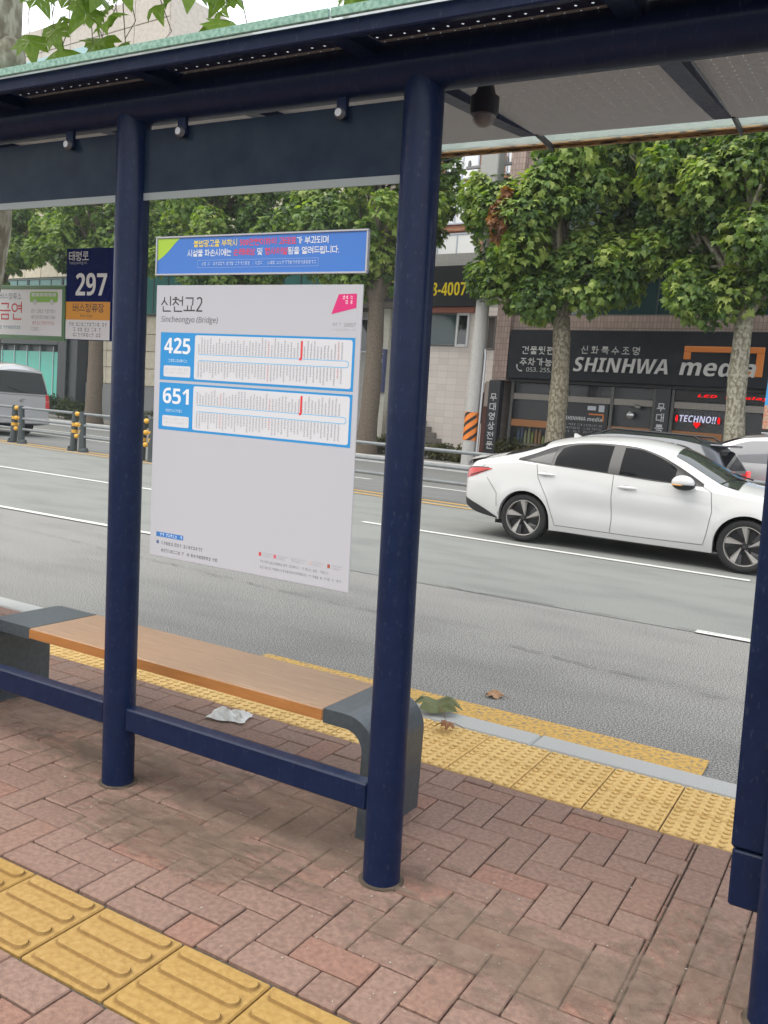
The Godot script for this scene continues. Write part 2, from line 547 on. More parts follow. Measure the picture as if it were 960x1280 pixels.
func make_materials() -> void:
	M.navy = mottled(3, 0.02, [[0.0, 0.0045, 0.0108, 0.038], [0.5, 0.0055, 0.0132, 0.045], [1.0, 0.0075, 0.016, 0.052]], 0.9, 0.36)
	M.navy.roughness_texture = noise_tex(103, 0.03, [[0.0, 0.55, 0.55, 0.55], [0.6, 0.8, 0.8, 0.8], [1.0, 1.0, 1.0, 1.0]], 512)
	M.navy.roughness = 0.5
	M.navy.detail_enabled = true
	M.navy.detail_blend_mode = BaseMaterial3D.BLEND_MODE_ADD
	M.navy.detail_uv_layer = BaseMaterial3D.DETAIL_UV_2
	M.navy.uv2_triplanar = true
	M.navy.uv2_world_triplanar = true
	M.navy.uv2_scale = Vector3(2.2, 0.9, 2.2)
	M.navy.detail_albedo = noise_tex(105, 0.035, [[0.0, 0.0, 0.0, 0.0], [0.72, 0.0, 0.0, 0.0], [0.82, 0.008, 0.008, 0.009], [0.92, 0.022, 0.022, 0.022], [1.0, 0.05, 0.05, 0.048]], 512, FastNoiseLite.TYPE_SIMPLEX, 5)
	M.navy.clearcoat_enabled = true
	M.navy.clearcoat = 0.2
	M.navy.clearcoat_roughness = 0.22
	M.navy.metallic_specular = 0.2
	M.steel = mottled(5, 0.03, [[0.0, 0.045, 0.056, 0.068], [1.0, 0.075, 0.088, 0.10]], 0.5, 0.38)
	M.steel.metallic = 0.25
	M.wood = mottled(8, 0.012, [[0.0, 0.32, 0.18, 0.095], [0.45, 0.41, 0.24, 0.13], [0.62, 0.38, 0.215, 0.115], [1.0, 0.49, 0.31, 0.19]], 0.5, 0.38, 0.03, 0.1)
	M.wood.uv1_scale = Vector3(0.5, 6.0, 6.0)
	M.wood_edge = tinted(M.wood, Color(1.0, 0.68, 0.30))
	M.white = paint(0.45, 0.455, 0.495, 0.45)
	M.print = paint(1, 1, 1, 0.5)
	M.print.vertex_color_use_as_albedo = true
	M.black = paint(0.012, 0.012, 0.014, 0.5)
	M.grey = paint(0.2, 0.2, 0.21, 0.5)
	M.asphalt = asphalt_mat(21, Color(0.225, 0.222, 0.215), 0.62, 3.0, 0.02)
	M.asphalt_smooth = asphalt_mat(22, Color(0.205, 0.213, 0.203), 0.25, 3.6, 0.06)
	M.asphalt_far = asphalt_mat(23, Color(0.165, 0.17, 0.17), 0.2, 2.0, 0.2)
	M.paving = mottled(25, 0.02, [[0.0, 0.16, 0.15, 0.14], [1.0, 0.26, 0.25, 0.23]], 1.5, 0.9)
	M.kerb = mottled(27, 0.09, [[0.0, 0.36, 0.365, 0.36], [0.5, 0.44, 0.445, 0.44], [1.0, 0.50, 0.50, 0.50]], 0.4, 0.85, 0.15)
	M.white_line = mottled(29, 0.06, [[0.0, 0.24, 0.24, 0.23], [0.27, 0.36, 0.36, 0.35], [0.36, 0.56, 0.56, 0.54], [1.0, 0.66, 0.66, 0.64]], 0.9, 0.8)
	M.yellow_line = mottled(31, 0.03, [[0.0, 0.30, 0.21, 0.09], [0.5, 0.50, 0.31, 0.10], [1.0, 0.58, 0.37, 0.13]], 1.0, 0.8)
	M.worn_yellow = mottled(33, 0.028, [[0.0, 0.22, 0.20, 0.17], [0.26, 0.24, 0.20, 0.14], [0.33, 0.48, 0.29, 0.08], [0.6, 0.58, 0.36, 0.09], [1.0, 0.62, 0.40, 0.12]], 0.5, 0.85, 0.15, 0.06)
	M.bark = mottled(41, 0.014, [[0.0, 0.13, 0.11, 0.075], [0.36, 0.18, 0.16, 0.115], [0.48, 0.25, 0.235, 0.17], [0.56, 0.36, 0.345, 0.275], [0.72, 0.40, 0.385, 0.31], [1.0, 0.24, 0.22, 0.15]], 1.1, 0.85, 0.8, 0.02)
	M.bark.uv1_scale = Vector3(1.5, 0.8, 1.5)
	M.bark_brown = mottled(43, 0.02, [[0.0, 0.07, 0.055, 0.04], [0.5, 0.13, 0.10, 0.075], [1.0, 0.19, 0.155, 0.12]], 0.7, 0.9, 0.8, 0.02)
	M.bark_dark = tinted(M.bark, Color(0.72, 0.68, 0.64))
	M.leaf = paint(1, 1, 1, 0.42)
	M.leaf.vertex_color_use_as_albedo = true
	M.leaf.backlight_enabled = true
	M.leaf.backlight = Color(0.95, 1.0, 0.5)
	M.near_leaf = mottled(45, 0.03, [[0.0, 0.12, 0.20, 0.022], [0.55, 0.17, 0.27, 0.035], [1.0, 0.25, 0.34, 0.055]], 0.6, 0.5)
	M.near_leaf.backlight_enabled = true
	M.near_leaf.backlight = Color(1.0, 1.0, 0.6)
	M.dark_glass = paint(0.012, 0.015, 0.016, 0.06)
	M.dark_glass.metallic_specular = 0.6
	M.teal_glass = paint(0.02, 0.05, 0.052, 0.08)
	M.concrete = mottled(47, 0.02, [[0.0, 0.33, 0.325, 0.31], [1.0, 0.43, 0.42, 0.405]], 1.2, 0.9)
	M.car_glass = paint(0.008, 0.009, 0.011, 0.03)
	M.car_glass.metallic_specular = 0.16
	M.tyre = paint(0.012, 0.012, 0.013, 0.75)
	M.rim_light = paint(0.42, 0.40, 0.38, 0.35, 0.7)
	M.rim_dark = paint(0.035, 0.035, 0.037, 0.45, 0.4)
	M.red_lamp = paint(0.45, 0.025, 0.025, 0.15)
	M.red_lamp.clearcoat_enabled = true
	M.chrome = paint(0.6, 0.6, 0.6, 0.15, 1.0)
	M.alu = paint(0.45, 0.46, 0.48, 0.4, 0.6)
	film()
	M.orange = paint(0.62, 0.19, 0.03, 0.6)

func asphalt_mat(seed_: int, base: Color, contrast: float, metres: float, bump: float) -> StandardMaterial3D:
	var b := base
	var lo := 1.0 - contrast
	var hi := 1.0 + contrast
	var m := mottled(seed_, 0.22, [[0.0, b.r * lo * 0.7, b.g * lo * 0.7, b.b * lo * 0.7], [0.38, b.r * (lo + 0.12), b.g * (lo + 0.12), b.b * (lo + 0.12)], [0.5, b.r, b.g, b.b], [0.62, b.r * (hi - 0.12), b.g * (hi - 0.12), b.b * (hi - 0.12)], [1.0, b.r * hi * 1.25, b.g * hi * 1.25, b.b * hi * 1.22]], metres, 0.9, bump, 0.2, FastNoiseLite.TYPE_SIMPLEX, 3, 1024)
	# broad patches of wear on top of the grit
	m.detail_enabled = true
	m.detail_blend_mode = BaseMaterial3D.BLEND_MODE_MUL
	m.detail_uv_layer = BaseMaterial3D.DETAIL_UV_2
	m.uv2_triplanar = true
	m.uv2_world_triplanar = true
	m.uv2_scale = Vector3(0.09, 0.09, 0.22)
	m.detail_albedo = noise_tex(seed_ + 50, 0.012, [[0.0, 0.76, 0.76, 0.77], [0.5, 0.93, 0.93, 0.93], [1.0, 1.0, 1.0, 0.99]], 512)
	return m

# ---------------------------------------------------------------- ground and road
func sheet(p: Array, y: float, step := 0.0) -> MB:
	var b := MB.new()
	var q := PackedVector2Array()
	for a in p:
		q.append(a)
	if q.size() == 4 and q[0].distance_to(q[1]) > 4.0:
		return tiled(q[0], q[1], q[2], q[3], y, int(q[0].distance_to(q[1]) / 1.5), 1)
	for i in range(1, q.size() - 1):
		b.ft(Vector3(q[0].x, y, q[0].y), Vector3(q[i].x, y, q[i].y), Vector3(q[i + 1].x, y, q[i + 1].y), Vector3.UP)
	return b

func tiled(a: Vector2, b: Vector2, c: Vector2, d: Vector2, y: float, nu: int, nv: int) -> MB:
	var m := MB.new()
	for i in nu:
		for j in nv:
			var P := func(s: float, t: float) -> Vector3:
				var q := a.lerp(b, s / nu).lerp(d.lerp(c, s / nu), t / nv)
				return Vector3(q.x, y, q.y)
			m.quad(P.call(i, j), P.call(i + 1, j), P.call(i + 1, j + 1), P.call(i, j + 1), Vector3.UP)
	return m

func fxz(u: float, w: float) -> Vector2:
	var p := F(u, 0, w)
	return Vector2(p.x, p.z)

func strip(a: Vector2, b: Vector2, width: float) -> Array:
	var s := (b - a).normalized().orthogonal() * width / 2.0
	return [a + s, b + s, b - s, a - s]

func ground() -> void:
	var g := MB.new()
	g.quad(Vector3(-700, -0.35, 500), Vector3(700, -0.35, 500), Vector3(700, -0.35, -900), Vector3(-700, -0.35, -900), Vector3.UP)
	struct_("ground", g, M.paving)
	struct_("road", tiled(Vector2(-120, -4.05), Vector2(120, -4.05), Vector2(120, -7.66), Vector2(-120, -7.60), ROAD, 60, 2), M.asphalt, "rough grey asphalt of the bus lane along the kerb")
	struct_("road", tiled(Vector2(-120, -7.60), Vector2(120, -7.66), fxz(126, 0.0), fxz(-112, 0.0), ROAD + 0.004, 60, 5), M.asphalt_smooth, "smooth greenish asphalt of the middle lanes")
	struct_("road", tiled(fxz(-112, 0.0), fxz(126, 0.0), fxz(126, 9.4), fxz(-112, 9.4), ROAD + 0.006, 60, 4), M.asphalt_far, "grey asphalt of the lanes beyond the median")
	# markings
	var y1 := ROAD + 0.012
	for s in [[-30.0, -16.0], [-13.8, -5.9], [-1.235, 6.0]]:
		struct_("lane_line", sheet(strip(Vector2(s[0], -7.66), Vector2(s[1], -7.66), 0.12), y1), M.white_line)
	for s in [[-40.0, -9.2], [-6.62, -1.25], [3.0, 9.0]]:
		struct_("lane_line", sheet(strip(Vector2(s[0], -11.02 + 0.029 * (s[0] + 1.0)), Vector2(s[1], -11.02 + 0.029 * (s[1] + 1.0)), 0.13), y1), M.white_line)
	struct_("centre_line", sheet(strip(fxz(-120, 0.14), fxz(140, -0.02), 0.22), y1), M.yellow_line)
	struct_("centre_line", sheet(strip(fxz(-120, -0.42), fxz(140, -0.42), 0.15), y1), M.yellow_line)
	for s in [[-36.0, -30.0, 2.9], [-21.0, -13.2, 3.85], [-5.4, -3.2, 2.95], [-2.2, 0.9, 2.95], [5.0, 10.0, 2.95], [-26.0, -15.6, 5.85], [-6.6, -3.4, 5.3], [2.0, 8.0, 5.3]]:
		struct_("lane_line", sheet(strip(fxz(s[0], s[2]), fxz(s[1], s[2]), 0.16), y1), M.white_line)
	# painted no-parking line by the kerb, cracked and flaking
	struct_("kerb_line", sheet(strip(Vector2(-3.33, -4.425), Vector2(-0.6, -4.45), 0.26), y1), M.worn_yellow, "cracked yellow paint line beside the kerb")
	# tar seams and cracks
	for path in [[-9.0, -6.72, -3.0, -6.1, 16], [-3.0, -6.1, 0.4, -5.62, 10], [-5.0, -7.64, 1.5, -7.72, 9], [-14.0, -7.78, -5.0, -7.7, 10]]:
		var b := MB.new()
		var last := Vector2(path[0], path[1])
		var n := int(path[4]) * 4
		var pts := []
		for i in n + 1:
			var t := float(i) / n
			pts.append(Vector2(lerpf(path[0], path[2], t), lerpf(path[1], path[3], t) + rng.randf_range(-0.028, 0.028)))
		for i in n:
			if rng.randf() < 0.3:
				continue
			var q := strip(pts[i], pts[i + 1], rng.randf_range(0.004, 0.013))
			b.quad(Vector3(q[0].x, y1, q[0].y), Vector3(q[1].x, y1, q[1].y), Vector3(q[2].x, y1, q[2].y), Vector3(q[3].x, y1, q[3].y), Vector3.UP)
		tag(obj("crack", b, M.crack if M.has("crack") else crack_mat(), self), "", "", "", "structure")
	# far pavement and its kerb
	var fp := MB.new()
	fp.xf = Transform3D(FB, FO)
	fp.span(Vector3(-130, -0.3, -9.52), Vector3(150, 0.10, -80))
	struct_("far_pavement", fp, M.paving)
	var fk := thing("far_kerb", "", "", FO, FB, "", "structure")
	for i in 60:
		var b := MB.new()
		b.span(Vector3(-48 + i, -0.25, -9.30), Vector3(-47.006 + i, 0.115, -9.52), 0.015)
		obj("kerb_stone", b, M.kerb, fk)

func crack_mat() -> StandardMaterial3D:
	M.crack = paint(0.085, 0.084, 0.08, 0.95)
	return M.crack

# ---------------------------------------------------------------- near pavement
func pixel_size(p: Vector3) -> float:      # 1 / distance for what lies in front of the lens, 0 outside its view
	var c: Transform3D = $camera.transform
	var q := c.affine_inverse() * p
	if q.z > -0.4 or absf(q.x / q.z) > 0.46 or absf(q.y / q.z) > 0.61:
		return 0.0
	return 1.0 / -q.z

func pavement() -> void:
	var walk := MB.new()
	walk.span(Vector3(-60, -0.3, 14), Vector3(60, -0.012, -3.878))
	var bed := mottled(61, 0.05, [[0.0, 0.05, 0.043, 0.036], [0.6, 0.09, 0.078, 0.064], [1.0, 0.17, 0.15, 0.12]], 0.5, 0.95)
	var root := struct_("pavement", walk, bed)
	# bricks in herringbone, a border course at the right
	var mats := []
	for k in 6:
		var q: Array = [[0.242, 0.149, 0.116], [0.235, 0.146, 0.115], [0.248, 0.155, 0.122], [0.250, 0.147, 0.112], [0.228, 0.141, 0.111], [0.260, 0.142, 0.107]][k]
		mats.append(mottled(70 + k, 0.035, [[0.0, q[0] * 0.70, q[1] * 0.70, q[2] * 0.72], [0.4, q[0] * 0.94, q[1] * 0.95, q[2] * 0.96], [0.65, q[0] * 1.05, q[1] * 1.07, q[2] * 1.07], [1.0, q[0] * 1.28, q[1] * 1.36, q[2] * 1.36]], 0.45, 0.88, 0.12, 0.11))
	var cw := 0.1148
	var bricks := []
	for i in range(-64, 34):
		for b in range(-20, 22):
			var k := posmod(i - b, 4)
			var x := -1.376 + cw * i
			var z := -1.787 - cw * 1.012 * b
			var r := Rect2()
			if k == 0:
				r = Rect2(x, z - cw, cw * 2, cw)
			elif k == 2:
				r = Rect2(x, z - cw, cw, cw * 2)
			else:
				continue
			bricks.append(r)
	var list := []
	for r in bricks:
		# cut to the strips between the tactile rows and the border course
		for zone in [Rect2(-7.6, -3.3595, 7.155, 1.5775), Rect2(-7.6, -1.477, 9.6, 1.9)]:
			var moved := Rect2(r.position - Vector2(0, 0.0345 if zone.position.y > -2.0 else 0.0), r.size)
			var q: Rect2 = moved.intersection(zone)
			if q.size.x > 0.010 and q.size.y > 0.010:
				list.append(q)
	for i in 7:                                 # border courses along z
		for j in 8:
			var off := 0.11 if i % 2 else 0.0
			list.append(Rect2(-0.443 + i * 0.117, -3.357 + j * 0.232 - off, 0.117, 0.232).intersection(Rect2(-0.443, -3.357, 3, 1.572)))
	for i in 6:
		for j in 8:
			list.append(Rect2(0.376 + i * 0.232 - (0.116 if j % 2 else 0.0), -3.357 + j * 0.1965, 0.232, 0.1965).intersection(Rect2(0.376, -3.357, 1.6, 1.572)))
	for i in 30:                                # left of the dome tiles the bricks run on to the kerb
		for j in 4:
			list.append(Rect2(-4.197 - 0.232 * (i + 1) + (0.116 if j % 2 else 0.0), -3.878 + 0.1295 * j, 0.232, 0.1295).intersection(Rect2(-11.3, -3.878, 7.1, 0.5165)))
	var scored := []
	for q in list:
		if q.size.x < 0.010 or q.size.y < 0.010:
			continue
		var c: Vector2 = q.get_center()
		var s := maxf(maxf(pixel_size(Vector3(c.x, 0, c.y)), pixel_size(Vector3(q.position.x, 0, q.position.y))), maxf(pixel_size(Vector3(q.end.x, 0, q.position.y)), pixel_size(Vector3(q.position.x, 0, q.end.y))))
		scored.append([s * s * q.get_area(), q])
	scored.sort_custom(func(a, b): return a[0] > b[0])
	var shapes := {}
	var rest := MB.new()
	for n in scored.size():
		var q: Rect2 = scored[n][1]
		var hgt := rng.randf_range(-0.002, 0.002)
		if n < 298:
			var key := "%.2f_%.2f" % [q.size.x, q.size.y]
			if not shapes.has(key):
				var b := MB.new()
				b.box(Vector3(0, -0.03, 0), Vector3(q.size.x - 0.0045, 0.06, q.size.y - 0.0045), 0.0035)
				shapes[key] = b.mesh()
			var o := put("brick", shapes[key], mats[(rng.randi() % 5) if rng.randf() > 0.07 else 5], root, Vector3(q.get_center().x, hgt, q.get_center().y))
			o.rotation = Vector3(rng.randf_range(-0.006, 0.006), rng.randf_range(-0.008, 0.008), rng.randf_range(-0.006, 0.006))
		else:
			rest.box(Vector3(q.get_center().x, -0.03 + hgt, q.get_center().y), Vector3(q.size.x - 0.005, 0.06, q.size.y - 0.005))
	var more := obj("bricks", rest, mats[0], root)
	more.set_meta("kind", "stuff")
	# tactile paving: guide bars on the near row, domes on the two rows at the kerb
	var ty := mottled(81, 0.05, [[0.0, 0.28, 0.165, 0.045], [0.3, 0.345, 0.208, 0.058], [0.6, 0.385, 0.24, 0.07], [1.0, 0.43, 0.28, 0.10]], 0.7, 0.8, 0.1, 0.1)
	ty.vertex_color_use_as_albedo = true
	var ty2 := tinted(ty, Color(0.95, 0.93, 0.88))
	var ty3 := tinted(ty, Color(1.0, 1.0, 1.06))
	var bar := MB.new()
	bar.box(Vector3(0, -0.03, 0), Vector3(0.294, 0.06, 0.294), 0.004)
	for i in 4:
		var z := -0.1125 + 0.075 * i
		var poly := PackedVector2Array()
		for s in 12:
			var an := TAU * s / 12
			poly.append(Vector2(signf(cos(an)) * 0.108 + cos(an) * 0.023, sin(an) * 0.023))
		# chamfered bar: wide foot, narrower top
		var top := PackedVector2Array()
		for q in poly:
			top.append(Vector2(q.x - signf(q.x) * 0.004, q.y * 0.84))
		for s in 12:
			var a := poly[s]
			var c := poly[(s + 1) % 12]
			var d := top[(s + 1) % 12]
			var e := top[s]
			bar.col = Color(0.60, 0.56, 0.52)  # bar sides tinted darker: grime and crease shade painted together
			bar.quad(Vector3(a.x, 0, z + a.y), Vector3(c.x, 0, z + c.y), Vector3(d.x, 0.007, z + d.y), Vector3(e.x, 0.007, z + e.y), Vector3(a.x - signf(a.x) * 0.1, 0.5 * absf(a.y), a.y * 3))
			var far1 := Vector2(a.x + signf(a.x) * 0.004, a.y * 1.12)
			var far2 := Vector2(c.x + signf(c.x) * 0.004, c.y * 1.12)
			bar.col = Color(0.78, 0.75, 0.72)  # darker skirt round the foot, grime and contact shade in one tint
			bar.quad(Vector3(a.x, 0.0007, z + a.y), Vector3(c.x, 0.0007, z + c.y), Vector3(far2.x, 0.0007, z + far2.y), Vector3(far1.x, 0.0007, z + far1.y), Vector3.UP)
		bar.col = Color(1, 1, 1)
		for s in range(1, 11):
			bar.ft(Vector3(top[0].x, 0.007, z + top[0].y), Vector3(top[s].x, 0.007, z + top[s].y), Vector3(top[s + 1].x, 0.007, z + top[s + 1].y), Vector3.UP)
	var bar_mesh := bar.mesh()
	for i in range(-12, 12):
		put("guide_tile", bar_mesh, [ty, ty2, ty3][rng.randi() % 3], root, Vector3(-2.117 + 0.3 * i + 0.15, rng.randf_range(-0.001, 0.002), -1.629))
	var dome := MB.new()
	dome.box(Vector3(0, -0.03, 0), Vector3(0.294, 0.06, 0.252), 0.004)
	for i in 6:
		for j in 6:
			dome.tube([Vector3(-0.125 + 0.05 * i, 0.0, -0.107 + 0.043 * j), Vector3(-0.125 + 0.05 * i, 0.0042, -0.107 + 0.043 * j)], [0.0170, 0.0105], 8)
	var dome_mesh := dome.mesh()
	var dt := mottled(83, 0.04, [[0.0, 0.50, 0.33, 0.12], [0.3, 0.66, 0.44, 0.165], [0.6, 0.73, 0.50, 0.19], [1.0, 0.79, 0.57, 0.24]], 0.6, 0.8, 0.1, 0.1)  # brighter than the guide tiles: roof shade offset in the colour
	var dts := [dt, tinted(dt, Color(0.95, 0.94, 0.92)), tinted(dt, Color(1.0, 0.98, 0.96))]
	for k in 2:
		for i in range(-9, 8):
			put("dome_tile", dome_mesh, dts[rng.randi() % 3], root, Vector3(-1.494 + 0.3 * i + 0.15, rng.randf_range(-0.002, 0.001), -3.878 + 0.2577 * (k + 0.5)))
	var kb := thing("kerb", "", "", Vector3.ZERO, Basis(), "", "structure")
	for i in 40:
		var b := MB.new()
		b.span(Vector3(-20.3 + i, -0.3, -3.879), Vector3(-19.303 + i, 0.002 + rng.randf_range(-0.002, 0.002), -4.055), 0.012)
		obj("kerb_stone", b, M.kerb, kb)
	# grit in the joints and round the posts
	var gm := MultiMesh.new()
	gm.transform_format = MultiMesh.TRANSFORM_3D
	var gb := MB.new()
	gb.ball(Vector3.ZERO, Vector3(1, 0.6, 0.8), 3)
	gm.mesh = gb.mesh()
	gm.instance_count = 260
	var gr := RandomNumberGenerator.new()
	gr.seed = 77
	for i in 260:
		var c: Vector2 = [Vector2(-2.4, -2.45), Vector2(-1.5, -2.5), Vector2(-1.0, -2.2), Vector2(-0.35, -2.5), Vector2(-2.0, -2.4)][i % 5]
		var sc := gr.randf_range(0.0012, 0.0042)
		gm.set_instance_transform(i, Transform3D(Basis(Vector3.UP, gr.randf() * TAU) * Basis.from_scale(Vector3.ONE * sc), Vector3(c.x + gr.randfn() * 0.28, 0.004, c.y + gr.randfn() * 0.22)))
	var go := MultiMeshInstance3D.new()
	go.name = "grit"
	go.multimesh = gm
	go.material_override = paint(0.42, 0.39, 0.34, 0.9)
	add_child(go)
	tag(go, "", "", "", "stuff")
	# trodden sand and cement dust round the feet of the posts
	for d in [[-1.85, -2.50, 1.05, 0.42, 1], [-2.55, -2.58, 0.7, 0.32, 2], [-0.78, -2.25, 0.55, 0.4, 3], [-0.2, -2.5, 0.35, 0.5, 4], [-1.95, -2.18, 0.6, 0.2, 5], [-3.1, -2.75, 0.6, 0.3, 6]]:
		dust(d[0], d[1], d[2], d[3], int(d[4]))

func dust(x: float, z: float, rx: float, rz: float, seed_: int) -> void:
	var f := FastNoiseLite.new()
	f.seed = 300 + seed_
	f.frequency = 0.07
	f.fractal_octaves = 5
	var f2 := FastNoiseLite.new()
	f2.seed = 400 + seed_
	f2.frequency = 0.012
	var S := 160
	var im := Image.create(S, S, false, Image.FORMAT_RGBA8)
	for j in S:
		for i in S:
			var r := Vector2(i - S / 2.0, j - S / 2.0).length() / (S / 2.0)
			var a := clampf((1.0 - r) * 1.5 + f2.get_noise_2d(i, j) * 0.9 + f.get_noise_2d(i, j) * 0.9 - 0.35, 0.0, 0.40) * clampf((1.0 - r) * 6.0, 0.0, 1.0)
			var k := 0.85 + 0.5 * f.get_noise_2d(i + 300, j)
			im.set_pixel(i, j, Color(Color(0.27 * k, 0.205 * k, 0.155 * k).linear_to_srgb(), a))
	var m := StandardMaterial3D.new()
	m.albedo_texture = ImageTexture.create_from_image(im)
	m.transparency = BaseMaterial3D.TRANSPARENCY_ALPHA
	m.roughness = 1.0
	var p := PlaneMesh.new()
	p.size = Vector2(rx * 2, rz * 2)
	var o := put("sand_dust", p, m, self, Vector3(x, 0.0052 + 0.0006 * seed_, z))
	tag(o, "", "", "", "stuff")

# ---------------------------------------------------------------- the shelter and what it carries
func shelter() -> void:
	var s := thing("bus_shelter", "dark navy steel bus shelter with round posts and glass roof", "bus shelter")
	var XP := [-3.60, -2.424, -1.252, -0.090, 1.08]
	for x in XP:
		var b := MB.new()
		b.tube([Vector3(x, -0.02, -2.4), Vector3(x, 2.46, -2.4)], [0.060, 0.060], 40, false)
		obj("post", b, M.navy, s, LEAN)
	var rust := paint(0.09, 0.07, 0.05, 0.95)
	for x in XP:
		var b := MB.new()
		b.tube([Vector3(x, 0.0, -2.4), Vector3(x, 0.006, -2.4)], [0.075, 0.069], 24)
		obj("grout_ring", b, rust, s)
	var bm := MB.new()
	bm.tube([Vector3(-5.2, 2.506, -2.4), Vector3(1.75, 2.506, -2.4)], [0.076, 0.076], 40)
	obj("roof_beam", bm, M.navy, s)
	# foot rails
	for k in 2:
		var b := MB.new()
		b.span(Vector3(XP[k] + 0.055, 0.222, -2.372), Vector3(XP[k + 1] - 0.055, 0.310, -2.428), 0.006)
		obj("rail", b, M.navy, s, LEAN)
	# glass walls with a dark film along the top, hung from brackets
	for k in 2:
		var g := MB.new()
		g.span(Vector3(XP[k] + 0.055, 0.315, -2.402), Vector3(XP[k + 1] - 0.055, 2.415, -2.410))
		var go := obj("glass_pane", g, wall_glass(), s, LEAN)
		var h := MB.new()
		h.span(Vector3(XP[k] + 0.056, 2.195, -2.396), Vector3(XP[k + 1] - 0.056, 2.412, -2.4005))
		obj("dark_film", h, M.film, go, LEAN)
		var e := MB.new()
		e.span(Vector3(XP[k] + 0.056, 2.170, -2.394), Vector3(XP[k + 1] - 0.056, 2.195, -2.4005))
		obj("film_edge", e, paint(0.20, 0.23, 0.23, 0.4), go, LEAN)
	for x in [-2.735, -2.180, -1.528, -3.30]:
		var b := MB.new()
		b.span(Vector3(x - 0.018, 2.375, -2.376), Vector3(x + 0.018, 2.47, -2.396), 0.003)
		var o := obj("bracket", b, M.navy, s, LEAN)
		var kn := MB.new()
		kn.tube([Vector3(x, 2.385, -2.377), Vector3(x, 2.385, -2.366), Vector3(x, 2.385, -2.361)], [0.017, 0.017, 0.012], 16)
		obj("knob", kn, M.alu, o, LEAN)
	# roof: ribs, perforated metal sheets, glass over them
	var slope := 0.092
	var ry := func(z: float) -> float: return 2.550 + (-2.147 - z) * slope
	for k in range(-4, 5):
		var x := -1.478 + 0.775 * k
		var poly := PackedVector2Array([Vector2(2.165, 2.505), Vector2(2.62, 2.548), Vector2(3.3, 2.632), Vector2(3.60, 2.676), Vector2(3.63, 2.682), Vector2(3.63, ry.call(-3.63) - 0.003), Vector2(2.165, ry.call(-2.165) - 0.003)])
		var b := MB.new()
		b.prism(poly, 0.064, Transform3D(Basis(Vector3(0, 0, -1), Vector3(0, 1, 0), Vector3(1, 0, 0)), Vector3(x + 0.032, 0, 0)))
		obj("roof_rib", b, M.navy, s)
		var st := MB.new()
		st.span(Vector3(x + 0.034, ry.call(-3.6) - 0.010, -3.60), Vector3(x + 0.044, ry.call(-3.7) + 0.004, -3.815))
		obj("glass_clip", st, M.black, s)
	var pu := MB.new()
	pu.span(Vector3(-5.2, 2.503, -2.140), Vector3(1.75, 2.549, -2.165), 0.004)
	obj("edge_purlin", pu, M.navy, s)
	var metal := perforated()
	var pane := glass(0.12, 0.46, 0.38, 0.62, 0.3)
	pane.backlight_enabled = true
	pane.backlight = Color(0.8, 0.8, 0.8)
	var edge := mottled(90, 0.05, [[0.0, 0.10, 0.22, 0.17], [0.5, 0.20, 0.36, 0.29], [1.0, 0.34, 0.50, 0.42]], 0.5, 0.25)
	var trim := mottled(92, 0.035, [[0.0, 0.03, 0.03, 0.03], [0.38, 0.06, 0.05, 0.04], [0.46, 0.30, 0.17, 0.06], [0.7, 0.34, 0.21, 0.09], [1.0, 0.22, 0.22, 0.17]], 1.6, 0.5)  # reflections in the glass edge painted as orange and black mottling
	trim.uv1_scale = Vector3(0.7, 5, 5)
	for k in range(-5, 5):
		var x0 := -1.478 + 0.775 * k + 0.034
		var x1 := x0 + 0.707
		var b := MB.new()
		var z0 := -2.168
		var zs := -2.318
		var z1 := -3.630
		b.quad(Vector3(x0, ry.call(zs) - 0.006, zs), Vector3(x1, ry.call(zs) - 0.006, zs), Vector3(x1, ry.call(z1) - 0.006, z1), Vector3(x0, ry.call(z1) - 0.006, z1), Vector3.DOWN)
		var so := obj("perforated_sheet", b, metal, s)
		var ns := MB.new()
		ns.quad(Vector3(x0, ry.call(z0) - 0.008, z0), Vector3(x1, ry.call(z0) - 0.008, z0), Vector3(x1, ry.call(-2.32) - 0.008, -2.32), Vector3(x0, ry.call(-2.32) - 0.008, -2.32), Vector3.DOWN)
		obj("navy_strip", ns, perforated(Color(0.014, 0.022, 0.06), 2.6), so)
	for k in range(-3, 2):                     # glass panels span two ribs each
		var x0 := -1.478 + 1.55 * k + 0.003
		var x1 := x0 + 1.544
		var b := MB.new()
		for q in [0.006, 0.014]:
			b.quad(Vector3(x0, ry.call(-2.124) + q, -2.124), Vector3(x1, ry.call(-2.124) + q, -2.124), Vector3(x1, ry.call(-3.815) + q, -3.815), Vector3(x0, ry.call(-3.815) + q, -3.815), Vector3.UP)
		var go := obj("roof_glass", b, pane, s)
		var e := MB.new()
		e.span(Vector3(x0, ry.call(-2.124) - 0.004, -2.1235), Vector3(x1, ry.call(-2.124) + 0.022, -2.112), 0.002)
		obj("glass_edge", e, edge, go)
		var e2 := MB.new()  # strip along the glass edge that carries the painted reflections
		e2.quad(Vector3(x0, ry.call(-3.815) + 0.001, -3.816), Vector3(x1, ry.call(-3.815) + 0.001, -3.816), Vector3(x1, ry.call(-3.85) + 0.001, -3.85), Vector3(x0, ry.call(-3.85) + 0.001, -3.85), Vector3.DOWN)
		e2.span(Vector3(x0, ry.call(-3.85) - 0.012, -3.850), Vector3(x1, ry.call(-3.85) + 0.018, -3.862), 0.002)
		obj("edge_reflection", e2, trim, go)
	# advertising light box hung between the right-hand posts
	var ad := thing("advertising_box", "dark navy advertising box hung low between the two right posts", "advertising panel", Vector3(-0.235, 0, -2.47))
	var b1 := MB.new()
	b1.span(Vector3(0.0, 0.405, 0.0), Vector3(1.25, 2.25, -0.16), 0.006)
	obj("housing", b1, M.navy, ad, LEAN)
	var b2 := MB.new()
